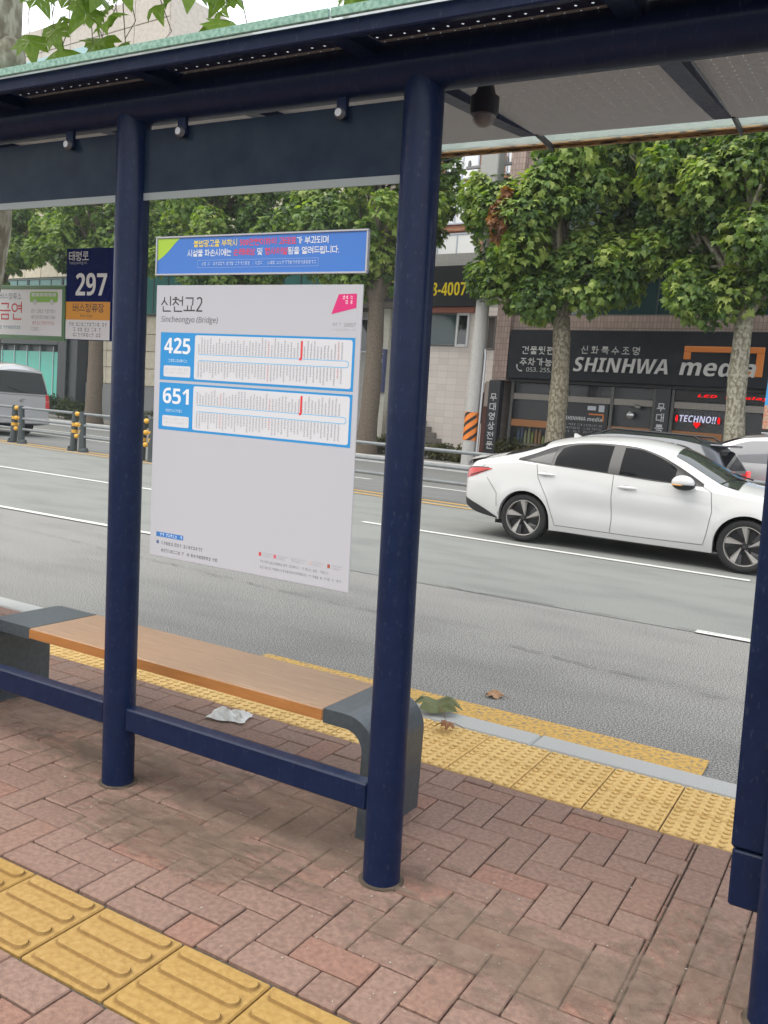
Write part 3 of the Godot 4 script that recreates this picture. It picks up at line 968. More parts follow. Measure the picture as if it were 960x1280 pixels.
	b2.span(Vector3(0.004, 0.243, -0.002), Vector3(1.246, 0.400, -0.158), 0.006)
	obj("base_box", b2, M.navy, ad, LEAN)
	var b3 := MB.new()
	b3.span(Vector3(0.09, 0.55, 0.001), Vector3(1.16, 2.12, 0.004))
	obj("poster_glass", b3, M.dark_glass, ad, LEAN)
	# dome camera under the roof beside the post
	var cc := thing("dome_camera", "black dome security camera under the roof beside the middle post", "security camera", Vector3(-1.262, 2.452, -2.70))
	var h1 := MB.new()
	h1.tube([Vector3(0, 0.0, 0), Vector3(0, 0.012, 0), Vector3(0, 0.055, 0), Vector3(0, 0.062, 0), Vector3(0, 0.09, 0)], [0.042, 0.046, 0.046, 0.034, 0.026], 28)
	obj("housing", h1, paint(0.02, 0.022, 0.035, 0.45), cc)
	var h2 := MB.new()
	h2.ball(Vector3(0, 0.0, 0), Vector3(0.039, 0.039, 0.039), 12, -90.0, 0.0)
	obj("dome", h2, paint(0.16, 0.16, 0.17, 0.05), cc)
	# bench
	bench()
	timetable()
	warning_sign()
	stop_signs()

func wall_glass() -> StandardMaterial3D:
	var m := glass(0.5, 0.7, 0.66, 0.005)
	m.metallic_specular = 0.06
	return m

func number_blue() -> StandardMaterial3D:
	var m := paint(0.004, 0.007, 0.10, 0.55)
	m.specular_mode = BaseMaterial3D.SPECULAR_DISABLED
	return m

func film() -> StandardMaterial3D:
	M.film = mottled(95, 0.01, [[0.0, 0.009, 0.018, 0.036], [0.5, 0.014, 0.025, 0.044], [1.0, 0.020, 0.034, 0.052]], 0.8, 0.22)
	M.film.metallic_specular = 0.22
	return M.film

func perforated(c := Color(0.33, 0.345, 0.375), hole := 1.9) -> StandardMaterial3D:
	var key := "perforated" + c.to_html()
	if M.has(key):
		return M[key]
	var im := Image.create(32, 32, false, Image.FORMAT_RGBA8)
	var r := RandomNumberGenerator.new()
	r.seed = 5
	for j in 32:
		for i in 32:
			var d := Vector2(i - 15.5, j - 15.5).length()
			im.set_pixel(i, j, Color(c.linear_to_srgb(), 0.0 if d < hole else 1.0))
	var m := StandardMaterial3D.new()
	m.albedo_texture = ImageTexture.create_from_image(im)
	m.transparency = BaseMaterial3D.TRANSPARENCY_ALPHA_SCISSOR
	m.alpha_scissor_threshold = 0.5
	m.uv1_triplanar = true
	m.uv1_world_triplanar = true
	m.uv1_scale = Vector3(22, 22, 22)
	m.roughness = 0.55
	M[key] = m
	return m

func bench() -> void:
	var o := thing("bench", "backless bench with tan wooden seat and dark steel waterfall ends", "bench", Vector3(-2.40, 0, -2.77))
	var b := MB.new()
	b.span(Vector3(-0.775, 0.386, 0.190), Vector3(0.768, 0.4315, -0.190), 0.004)
	var seat := obj("seat", b, M.wood, o)
	var e := MB.new()
	e.span(Vector3(-0.774, 0.388, 0.1925), Vector3(0.767, 0.427, 0.1903))
	obj("front_edge", e, M.wood_edge, seat)
	for k in 2:
		var side := -1.0 if k == 0 else 1.0
		var poly := PackedVector2Array()
		var R := 0.125
		var x1 := 0.988 if side > 0 else 1.13
		poly.append(Vector2(0.769, 0.432))
		for i in 11:
			var an := PI / 2 * (1.0 - i / 10.0)
			poly.append(Vector2(x1 - R + cos(an) * R, 0.432 - R + sin(an) * R))
		poly.append(Vector2(x1, -0.02))
		poly.append(Vector2(x1 - 0.052, -0.02))
		for i in 11:
			var an := PI / 2 * i / 10.0
			poly.append(Vector2(x1 - R + cos(an) * (R - 0.052), 0.432 - R + sin(an) * (R - 0.052)))
		poly.append(Vector2(0.769, 0.380))
		if side < 0:
			for i in poly.size():
				poly[i].x = -poly[i].x - 0.007
		var l := MB.new()
		l.prism(poly, 0.372, Transform3D(Basis(), Vector3(0, 0, 0.186)))
		obj("end_frame", l, M.steel, o)

func board(o: Node3D, w: float, h: float, t: float, mat: Material, called := "board") -> MeshInstance3D:
	var b := MB.new()
	b.span(Vector3(0, -h, 0), Vector3(w, 0, -t), 0.0015)
	return obj(called, b, mat, o, LEAN)

func timetable() -> void:
	var o := thing("bus_timetable", "large white bus timetable poster with blue route panels on the glass", "timetable", Vector3(-2.286 - LEAN * 1.872, 1.872, -2.392))
	var bd := board(o, 0.862, 0.968, 0.004, M.white, "sheet")
	var p := MB.new()
	p.lift = 0.0004
	p.col = Color(0.035, 0.035, 0.04)
	hangul(p, "신천교", 0.024, -0.040, 0.052, 0.085, 1.02)
	latin(p, "2", 0.188, -0.0905, 0.027, 0.050, false)
	p.col = Color(0.10, 0.10, 0.11)
	latin(p, "Sincheongyo (Bridge)", 0.025, -0.134, 0.262, 0.027, false, 0.12)
	# pink badge
	p.col = Color(0.62, 0.015, 0.16)
	p.flat(PackedVector2Array([Vector2(0.748, -0.092), Vector2(0.773, -0.030), Vector2(0.840, -0.028), Vector2(0.840, -0.072)]))
	p.col = Color(0.8, 0.6, 0.65)
	scribble(p, 0.788, 0.832, -0.034, 0.011, 0.16)
	scribble(p, 0.786, 0.828, -0.049, 0.011, 0.16)
	p.col = Color(0.30, 0.30, 0.32)
	scribble(p, 0.755, 0.79, -0.118, 0.009)
	latin(p, "20057", 0.797, -0.130, 0.044, 0.012, false)
	p.col = Color(0.45, 0.45, 0.47)
	scribble(p, 0.755, 0.842, -0.136, 0.006)
	for k in 2:
		var y := -0.164 - 0.176 * k
		p.lift = 0.0004
		p.col = Color(0.012, 0.25, 0.58)
		p.rect(0.027, y - 0.167, 0.842, y)
		p.col = Color(0.60, 0.61, 0.64)
		rounded(p, 0.187, y - 0.159, 0.833, y - 0.007, 0.008)
		rounded(p, 0.045, y - 0.155, 0.170, y - 0.116, 0.006)
		p.col = Color(0.72, 0.74, 0.77)
		latin(p, ["425", "651"][k], 0.045, y - 0.074, 0.122, 0.056)
		p.col = Color(0.55, 0.68, 0.8)
		scribble(p, 0.06, 0.152, y - 0.093, 0.010, 0.14)
		p.col = Color(0.4, 0.42, 0.45)
		scribble(p, 0.05, 0.165, y - 0.124, 0.0075)
		scribble(p, 0.05, 0.165, y - 0.1365, 0.0075)
		# route: two rows of upright stop names with the line running between them
		var ym := y - 0.083
		p.col = Color(0.05, 0.42, 0.75)
		p.rect(0.206, ym + 0.0093, 0.812, ym + 0.0112)
		p.rect(0.206, ym - 0.0112, 0.812, ym - 0.0093)
		for i in 8:
			var a := PI / 2 - PI * i / 8
			var c := PI / 2 - PI * (i + 1) / 8
			p.line(Vector2(0.812 + cos(a) * 0.0102, ym + sin(a) * 0.0102), Vector2(0.812 + cos(c) * 0.0102, ym + sin(c) * 0.0102), 0.0019, p.lift + 0.0001 + 0.00003 * (i % 2))
		for i in 46:
			var x := 0.206 + 0.0131 * i
			var l1 := rng.randf_range(0.030, 0.058)
			var l2 := rng.randf_range(0.028, 0.056)
			p.col = Color(0.22, 0.22, 0.24) if rng.randf() > 0.06 else Color(0.5, 0.12, 0.12)
			var yy := ym + 0.0135
			while yy < ym + 0.0135 + l1:
				p.line(Vector2(x - 0.0026, yy + rng.randf_range(0.0, 0.003)), Vector2(x + 0.0026, yy + rng.randf_range(0.0, 0.003)), 0.0011, p.lift + 0.0001)
				p.line(Vector2(x + rng.randf_range(-0.002, 0.002), yy), Vector2(x + rng.randf_range(-0.002, 0.002), yy + 0.0042), 0.0010, p.lift + 0.00014)
				yy += 0.0056
			yy = ym - 0.0135
			while yy > ym - 0.0135 - l2:
				p.line(Vector2(x - 0.0026, yy - rng.randf_range(0.0, 0.003)), Vector2(x + 0.0026, yy - rng.randf_range(0.0, 0.003)), 0.0011, p.lift + 0.0001)
				p.line(Vector2(x + rng.randf_range(-0.002, 0.002), yy), Vector2(x + rng.randf_range(-0.002, 0.002), yy - 0.0042), 0.0010, p.lift + 0.00014)
				yy -= 0.0056
		p.col = Color(0.70, 0.02, 0.03)
		p.rect(0.636 + 0.008 * k, ym + 0.010, 0.644 + 0.008 * k, ym + 0.068)
		p.rect(0.632 + 0.008 * k, ym + 0.006, 0.641 + 0.008 * k, ym + 0.013)
	p.lift = 0.0004
	p.col = Color(0.03, 0.17, 0.48)
	p.rect(0.032, -0.895, 0.161, -0.878)
	p.col = Color(0.7, 0.74, 0.8)
	scribble(p, 0.05, 0.155, -0.881, 0.011, 0.16)
	p.col = Color(0.08, 0.13, 0.25)
	latin(p, "i", 0.037, -0.892, 0.005, 0.011)
	rounded(p, 0.034, -0.921, 0.046, -0.909, 0.003)
	p.col = Color(0.12, 0.12, 0.13)
	scribble(p, 0.057, 0.25, -0.910, 0.0115, 0.13)
	scribble(p, 0.058, 0.325, -0.937, 0.0115, 0.13)
	for i in 5:
		p.col = [Color(0.6, 0.05, 0.05), Color(0.6, 0.1, 0.15), Color(0.4, 0.4, 0.45), Color(0.5, 0.42, 0.4), Color(0.35, 0.08, 0.03)][i]
		p.lift = 0.0004
		var x: float = [0.500, 0.562, 0.634, 0.706, 0.778][i]
		p.rect(x, -0.899, x + 0.010, -0.887)
		p.col = Color(0.42, 0.42, 0.44)
		scribble(p, x + 0.014, x + 0.058, -0.886, 0.006, 0.12)
		scribble(p, x + 0.014, x + 0.05, -0.895, 0.006, 0.12)
	p.col = Color(0.20, 0.20, 0.22)
	scribble(p, 0.506, 0.782, -0.912, 0.0085, 0.12)
	scribble(p, 0.506, 0.830, -0.932, 0.0085, 0.12)
	obj("print", p, M.print, bd, LEAN)

func rounded(p: MB, x0: float, y0: float, x1: float, y1: float, r: float) -> void:
	var q := PackedVector2Array()
	for c in [[x1 - r, y1 - r, 0], [x0 + r, y1 - r, 1], [x0 + r, y0 + r, 2], [x1 - r, y0 + r, 3]]:
		for i in 5:
			var an: float = PI / 2 * (c[2] + i / 4.0)
			q.append(Vector2(c[0] + cos(an) * r, c[1] + sin(an) * r))
	p.flat(q)

func warning_sign() -> void:
	var o := thing("warning_sign", "long blue warning sign with grey frame above the timetable", "sign", Vector3(-2.286 - LEAN * 2.038, 2.038, -2.386))
	var w := 0.876
	var h := 0.134
	var bd := board(o, w, h, 0.010, paint(0.04, 0.17, 0.55, 0.4), "panel")
	var f := MB.new()
	for q in [[0.0, -0.006, w, 0.0], [0.0, -h, w, -h + 0.006], [0.0, -h + 0.006, 0.006, -0.006], [w - 0.006, -h + 0.006, w, -0.006]]:
		f.span(Vector3(q[0], q[1], -0.009), Vector3(q[2], q[3], 0.005), 0.001)
	obj("frame", f, paint(0.42, 0.43, 0.46, 0.4, 0.3), o, LEAN)
	var p := MB.new()
	p.lift = 0.0004
	p.col = Color(0.36, 0.55, 0.04)
	var blob := PackedVector2Array([Vector2(0.007, -0.007), Vector2(0.110, -0.007)])
	for i in 12:
		var t := (i + 1) / 12.0
		blob.append(Vector2(lerpf(0.110, 0.007, t) - sin(t * PI) * 0.0, -0.007 - 0.075 * t * t * (1.6 - 0.6 * t) - 0.018 * sin(t * TAU * 0.5)))
	p.flat(blob)
	var Y := Color(0.78, 0.60, 0.10)
	var R := Color(0.70, 0.06, 0.10)
	var W := Color(0.72, 0.74, 0.78)
	var x := 0.172
	for t in [["불법광고물 부착시 ", Y], ["500만원이하의 과태료", R], ["가 부과되며", W]]:
		p.col = t[1]
		x = hangul(p, t[0], x, -0.0165, 0.0222, 0.115, 1.05, 0.35)
	x = 0.146
	for t in [["시설물 파손시에는 ", W], ["손해배상 ", R], ["및 ", W], ["형사처벌", R], ["됨을 알려드립니다.", W]]:
		p.col = t[1]
		x = hangul(p, t[0], x, -0.0480, 0.0222, 0.115, 1.05, 0.35)
	p.col = Color(0.35, 0.45, 0.7)
	for q in [[0.193, -0.0842, 0.694, -0.0832], [0.193, -0.1092, 0.694, -0.1082], [0.193, -0.1082, 0.194, -0.0842], [0.693, -0.1082, 0.694, -0.0842], [0.432, -0.104, 0.4328, -0.088]]:
		p.rect(q[0], q[1], q[2], q[3])
	p.col = Color(0.55, 0.62, 0.78)
	scribble(p, 0.205, 0.425, -0.0905, 0.0105, 0.14)
	scribble(p, 0.442, 0.685, -0.0905, 0.0105, 0.14)
	obj("print", p, M.print, bd, LEAN)

func stop_signs() -> void:
	# pole stands behind the left post; its two plates reach out to the left
	var o := thing("bus_stop_pole", "bus stop pole behind the left post holding the navy number plate", "bus stop sign", Vector3(-4.155, 0, -3.97))
	var b := MB.new()
	b.cyl(Vector3(0, -0.02, -0.05), Vector3(0, 2.55, -0.05), 0.028, 20)
	obj("pole", b, M.grey, o, LEAN)
	var pos := Vector3(-0.443, 2.360, 0)
	var n := MB.new()
	n.xf.origin = pos
	n.span(Vector3(0, -0.565, 0), Vector3(0.400, 0, -0.02), 0.004)
	var plate := obj("number_plate", n, number_blue(), o, LEAN)
	var p := MB.new()
	p.xf.origin = pos + Vector3(0, 0, 0.001)
	p.col = Color(0.78, 0.33, 0.02)
	p.rect(0.004, -0.440, 0.396, -0.328)
	p.col = Color(0.80, 0.80, 0.84)
	p.rect(0.004, -0.561, 0.396, -0.440)
	p.col = Color(0.75, 0.76, 0.80)
	hangul(p, "태평로", 0.024, -0.020, 0.056, 0.10)
	p.col = Color(0.45, 0.47, 0.55)
	latin(p, "Taepyeong-ro", 0.026, -0.102, 0.16, 0.022, false)
	p.col = Color(0.80, 0.81, 0.84)
	latin(p, "297", 0.090, -0.290, 0.275, 0.138)
	p.col = Color(0.10, 0.05, 0.03)
	hangul(p, "버스정류장", 0.068, -0.340, 0.052, 0.11)
	latin(p, "Bus Stop", 0.14, -0.427, 0.10, 0.022, false)
	p.col = Color(0.10, 0.10, 0.14)
	scribble(p, 0.035, 0.375, -0.455, 0.024, 0.12)
	scribble(p, 0.075, 0.330, -0.488, 0.024, 0.12)
	scribble(p, 0.070, 0.335, -0.521, 0.024, 0.12)
	obj("print", p, M.print, plate, LEAN)
	# no-smoking board in a green frame, fixed to the same pole by an arm
	var g := thing("no_smoking_board", "white no-smoking notice board in a green frame beside the number plate", "notice board", Vector3(-5.28, 0, -3.97))
	var arm := MB.new()
	arm.span(Vector3(0.0, 2.02, -0.025), Vector3(1.15, 2.06, -0.055))
	obj("arm", arm, M.grey, g, LEAN)
	var gp := Vector3(-0.02, 2.135, 0)
	var fr := MB.new()
	fr.xf.origin = gp
	for q in [[0.0, -0.026, 0.70, 0.0], [0.0, -0.352, 0.70, -0.322], [0.0, -0.322, 0.028, -0.026], [0.672, -0.322, 0.70, -0.026]]:
		fr.span(Vector3(q[0], q[1], -0.02), Vector3(q[2], q[3], 0.006), 0.003)
	obj("frame", fr, paint(0.10, 0.22, 0.10, 0.4), g, LEAN)
	var face := MB.new()
	face.xf.origin = gp
	face.span(Vector3(0.028, -0.322, -0.018), Vector3(0.672, -0.026, 0.0))
	var fo := obj("face", face, paint(0.82, 0.82, 0.86, 0.5), g, LEAN)
	var t := MB.new()
	t.xf.origin = gp + Vector3(0, 0, 0.001)
	t.col = Color(0.22, 0.25, 0.32)
	hangul(t, "버스정류소", 0.065, -0.050, 0.041, 0.085)
	t.col = Color(0.62, 0.05, 0.06)
	hangul(t, "금연", 0.063, -0.112, 0.112, 0.085)
	t.col = Color(0.10, 0.25, 0.35)
	scribble(t, 0.07, 0.29, -0.262, 0.022, 0.12)
	# little green bus
	t.col = Color(0.25, 0.52, 0.06)
	rounded(t, 0.365, -0.108, 0.630, -0.042, 0.014)
	t.col = Color(0.62, 0.66, 0.60)
	for i in 6:
		t.rect(0.382 + 0.040 * i, -0.072, 0.416 + 0.040 * i, -0.050)
	t.col = Color(0.62, 0.62, 0.62)
	for x in [0.415, 0.575]:
		var c := PackedVector2Array()
		for i in 12:
			c.append(Vector2(x + cos(TAU * i / 12) * 0.018, -0.108 + sin(TAU * i / 12) * 0.018))
		t.flat(c)
	for i in 4:
		t.col = Color(0.28, 0.28, 0.32) if i != 2 else Color(0.6, 0.2, 0.2)
		scribble(t, 0.382, [0.62, 0.635, 0.615, 0.47][i], -0.155 - 0.038 * i, 0.021, 0.11)
	obj("print", t, M.print, fo, LEAN)

# ---------------------------------------------------------------- litter
func small_things() -> void:
	var t := thing("tissue", "crumpled white paper tissue lying under the bench", "tissue", Vector3(-2.56, 0.004, -3.23), Basis(Vector3.UP, 0.3))
	var g := []
	for i in 11:
		var row := []
		for j in 9:
			var e := 1.0 - maxf(absf(i - 5) / 5.0, absf(j - 4) / 4.0)
			row.append(Vector3((i - 5) * 0.019 + rng.randf_range(-0.007, 0.007), 0.004 + rng.randf_range(0.0, 0.035) * minf(1.0, e * 2.0 + 0.15), (j - 4) * 0.017 + rng.randf_range(-0.007, 0.007)))
		g.append(row)
	var b := MB.new()
	b.grid(g, func(_p): return Vector3.UP)
	var tm := paint(0.72, 0.73, 0.72, 0.9)
	tm.backlight_enabled = true
	tm.backlight = Color(0.5, 0.5, 0.5)
	obj("paper", b, tm, t)
	fallen_leaf("fallen_leaf", "large withered green leaf lying across the kerb", Vector3(-1.855, 0.012, -4.02), 0.24, 0.5, [0.13, 0.15, 0.06], 0.05)
	fallen_leaf("fallen_leaf", "small curled brown leaf lying on the yellow dome tiles", Vector3(-1.695, 0.01, -3.78), 0.10, 2.0, [0.24, 0.10, 0.035], 0.03)
	fallen_leaf("fallen_leaf", "pale orange leaf lying on the asphalt of the bus lane", Vector3(-1.863, ROAD + 0.012, -4.81), 0.12, 1.2, [0.42, 0.24, 0.13], 0.015)

func leaf_outline() -> PackedVector2Array:      # five-lobed plane leaf, stalk at the origin, length 1
	return PackedVector2Array([Vector2(0, 0.0), Vector2(0.16, -0.05), Vector2(0.40, 0.02), Vector2(0.33, 0.16), Vector2(0.56, 0.36), Vector2(0.38, 0.42), Vector2(0.40, 0.62), Vector2(0.19, 0.58), Vector2(0.12, 0.78), Vector2(0, 1.0), Vector2(-0.12, 0.78), Vector2(-0.19, 0.58), Vector2(-0.40, 0.62), Vector2(-0.38, 0.42), Vector2(-0.56, 0.36), Vector2(-0.33, 0.16), Vector2(-0.40, 0.02), Vector2(-0.16, -0.05)])

func leaf_mesh(size: float, curl: float, seed_: int) -> MB:
	var r := RandomNumberGenerator.new()
	r.seed = seed_
	var b := MB.new()
	var o := leaf_outline()
	var mid := []
	for k in 5:
		mid.append(Vector2(0, k / 4.0))
	var h := func(p: Vector2) -> Vector3:
		return Vector3(p.x, -p.x * p.x * curl * 2.0 + absf(p.x) * 0.25 - (p.y - 0.4) * (p.y - 0.4) * curl * 1.6 + sin(p.x * 9.0 + seed_) * curl * 0.12, -p.y) * size
	var c := Vector2(0, 0.34)
	for i in o.size():
		var p := o[i] * (1.0 + r.randf_range(-0.07, 0.07))
		var q := o[(i + 1) % o.size()]
		var m1 := c.lerp(p, 0.55)
		var m2 := c.lerp(q, 0.55)
		b.ft(h.call(c), h.call(m1), h.call(m2), Vector3.UP)
		b.quad(h.call(m1), h.call(o[i]), h.call(q), h.call(m2), Vector3.UP)
	return b

func fallen_leaf(called: String, label: String, at: Vector3, size: float, turn: float, rgb: Array, rise: float) -> void:
	var o := thing(called, label, "leaf", at, Basis(Vector3.UP, turn))
	var b := leaf_mesh(size, 0.5, int(size * 100))
	for i in b.v.size():
		b.v[i].y += rise
		b.v[i].z += size * 0.4
	var m := mottled(int(size * 1000), 0.06, [[0.0, rgb[0] * 0.6, rgb[1] * 0.6, rgb[2] * 0.6], [0.6, rgb[0], rgb[1], rgb[2]], [1.0, rgb[0] * 1.5, rgb[1] * 1.5, rgb[2] * 1.6]], 0.25, 0.7)
	var bl := obj("blade", b, m, o)
	var s := MB.new()
	s.tube([Vector3(0, rise, size * 0.4), Vector3(size * 0.1, rise * 0.6, size * 0.7), Vector3(size * 0.16, 0.002, size * 0.95)], [0.0022, 0.002, 0.0014], 5)
	obj("stalk", s, paint(0.2, 0.13, 0.05, 0.7), o)

# ---------------------------------------------------------------- buildings across the road, in (u, y, -w)
func fpart(called: String, o: Node3D, a: Vector3, b: Vector3, mat: Material, parent: Node3D = null, bev := 0.0) -> MeshInstance3D:
	var m := far_mb(o)
	m.span(Vector3(a.x, a.y, -a.z), Vector3(b.x, b.y, -b.z), bev)
	return obj(called, m, mat, parent if parent else o)

func window(o: Node3D, u0: float, y0: float, u1: float, y1: float, w: float, frame: Material, pane: Material, bars := 1, fw := 0.07) -> void:
	var m := far_mb(o)
	m.span(Vector3(u0, y0, -w + 0.05), Vector3(u0 + fw, y1, -w - 0.1), 0.01)
	m.span(Vector3(u1 - fw, y0, -w + 0.05), Vector3(u1, y1, -w - 0.1), 0.01)
	m.span(Vector3(u0 + fw, y1 - fw, -w + 0.045), Vector3(u1 - fw, y1, -w - 0.1), 0.01)
	m.span(Vector3(u0 + fw, y0, -w + 0.06), Vector3(u1 - fw, y0 + fw, -w - 0.1), 0.01)
	for k in range(1, bars + 1):
		var x := lerpf(u0, u1, float(k) / (bars + 1))
		m.span(Vector3(x - fw / 2, y0 + fw, -w + 0.04), Vector3(x + fw / 2, y1 - fw, -w - 0.1), 0.01)
	var f := obj("window", m, frame, o)
	for k in bars + 1:
		fpart("pane", o, Vector3(lerpf(u0 + fw, u1 - fw, float(k) / (bars + 1)) + 0.012, y0 + fw - 0.01, w - 0.012), Vector3(lerpf(u0 + fw, u1 - fw, float(k + 1) / (bars + 1)) - 0.012, y1 - fw + 0.01, w + 0.03), pane, f)

func far_print(o: Node3D, u: float, y: float, w: float) -> MB:
	var m := far_mb(o)
	m.xf.origin += Vector3(u, y, -w)
	return m

func fat_text(o: Node3D, called: String, text: String, x0: float, y0: float, wd: float, h: float, w: float, depth: float, mat: Material, slant: float, parent: Node3D) -> void:
	# raised letters
	var t := TextMesh.new()
	t.font = bold
	t.text = text
	t.font_size = 64
	t.pixel_size = 1.0 / 64
	t.depth = depth
	t.curve_step = 1.0
	var a := t.get_mesh_arrays()
	var p: PackedVector3Array = a[Mesh.ARRAY_VERTEX]
	var nn: PackedVector3Array = a[Mesh.ARRAY_NORMAL]
	var ix: PackedInt32Array = a[Mesh.ARRAY_INDEX] if a[Mesh.ARRAY_INDEX] != null else PackedInt32Array(range(p.size()))
	var box := AABB(p[0], Vector3.ZERO)
	for q in p:
		box = box.expand(q)
	var m := far_mb(o)
	m.xf.origin += Vector3(x0, y0, -w)
	for i in range(0, ix.size() - 2, 3):
		var v := []
		for k in 3:
			var q := p[ix[i + k]]
			var yy := (q.y - box.position.y) / box.size.y * h
			v.append(Vector3((q.x - box.position.x) / box.size.x * (wd - slant * h) + slant * yy, yy, q.z + depth / 2))
		m.ft(v[0], v[1], v[2], nn[ix[i]])
	obj(called, m, mat, parent)

func buildings() -> void:

	shop()
	middle_house()
	left_block()
	var bf := paint(0.45, 0.50, 0.58, 0.4)
	var white_pane := paint(0.80, 0.82, 0.84, 0.2)  # reflected sky put into the colour of the panes
	# orange brick house behind
	var o := thing_far("brick_house", "orange brick apartment house rising behind the concrete utility pole", "building", -10.5, 0.1, 18.0)
	var brick := grid_mat(201, Vector2(0.25, 0.08), 0.1, Color(0.36, 0.135, 0.07), Color(0.30, 0.24, 0.19), 0.22, 512, Vector2i(12, 24), 3.0, true)
	fpart("wall", o, Vector3(-20.0, 0.1, 18.0), Vector3(-6.4, 12.6, 30.0), brick)
	fpart("parapet", o, Vector3(-20.1, 12.6, 17.9), Vector3(-6.3, 14.2, 30.0), M.concrete)
	fpart("sill_band", o, Vector3(-20.1, 9.28, 17.9), Vector3(-6.3, 9.40, 17.998), brick)
	for q in [[-11.6, 7.6, -9.62, 9.2], [-11.9, 9.55, -9.75, 11.25], [-11.4, 11.35, -9.85, 12.45], [-15.4, 7.6, -13.2, 9.2], [-15.4, 9.55, -13.2, 11.25], [-8.6, 11.4, -7.4, 12.4]]:
		window(o, q[0], q[1], q[2], q[3], 17.98, bf, white_pane, 1)
	# tall pale block far off at the upper left
	var t := thing_far("tower_block", "tall pale concrete block with a glass band, far off behind the plane tree", "building", -67.0, 0.0, 40.0)
	var pale := mottled(205, 0.02, [[0.0, 0.40, 0.36, 0.31], [1.0, 0.52, 0.48, 0.43]], 6.0, 0.9)
	fpart("wall", t, Vector3(-84.0, 0.0, 40.0), Vector3(-55.5, 36.9, 62.0), pale)
	for k in 6:
		fpart("wall_panel", t, Vector3(-84.0 + 4.75 * k + 0.04, 34.6, 39.9), Vector3(-79.25 + 4.75 * k - 0.04, 36.85, 40.0), pale, null, 0.02)
	for k in 6:
		fpart("wall_panel", t, Vector3(-84.0 + 4.75 * k + 0.04, 31.2, 39.9), Vector3(-79.25 + 4.75 * k - 0.04, 34.5, 40.0), pale, null, 0.02)
	fpart("glass_band", t, Vector3(-82.0, 28.0, 39.2), Vector3(-64.0, 33.6, 39.89), paint(0.30, 0.47, 0.50, 0.15))
	# row of houses that closes the street to the left and right, out of the picture
	var e := thing_far("apartment_block", "grey apartment block farther along the far side of the street", "building", 24.0, 0.1, 14.4)
	fpart("wall", e, Vector3(14.0, 0.1, 14.4), Vector3(40.0, 16.0, 28.0), M.concrete)
	for k in 5:
		for j in 4:
			window(e, 15.0 + 5.0 * k, 2.0 + 3.4 * j, 18.0 + 5.0 * k, 4.0 + 3.4 * j, 14.38, M.alu, M.dark_glass, 1)

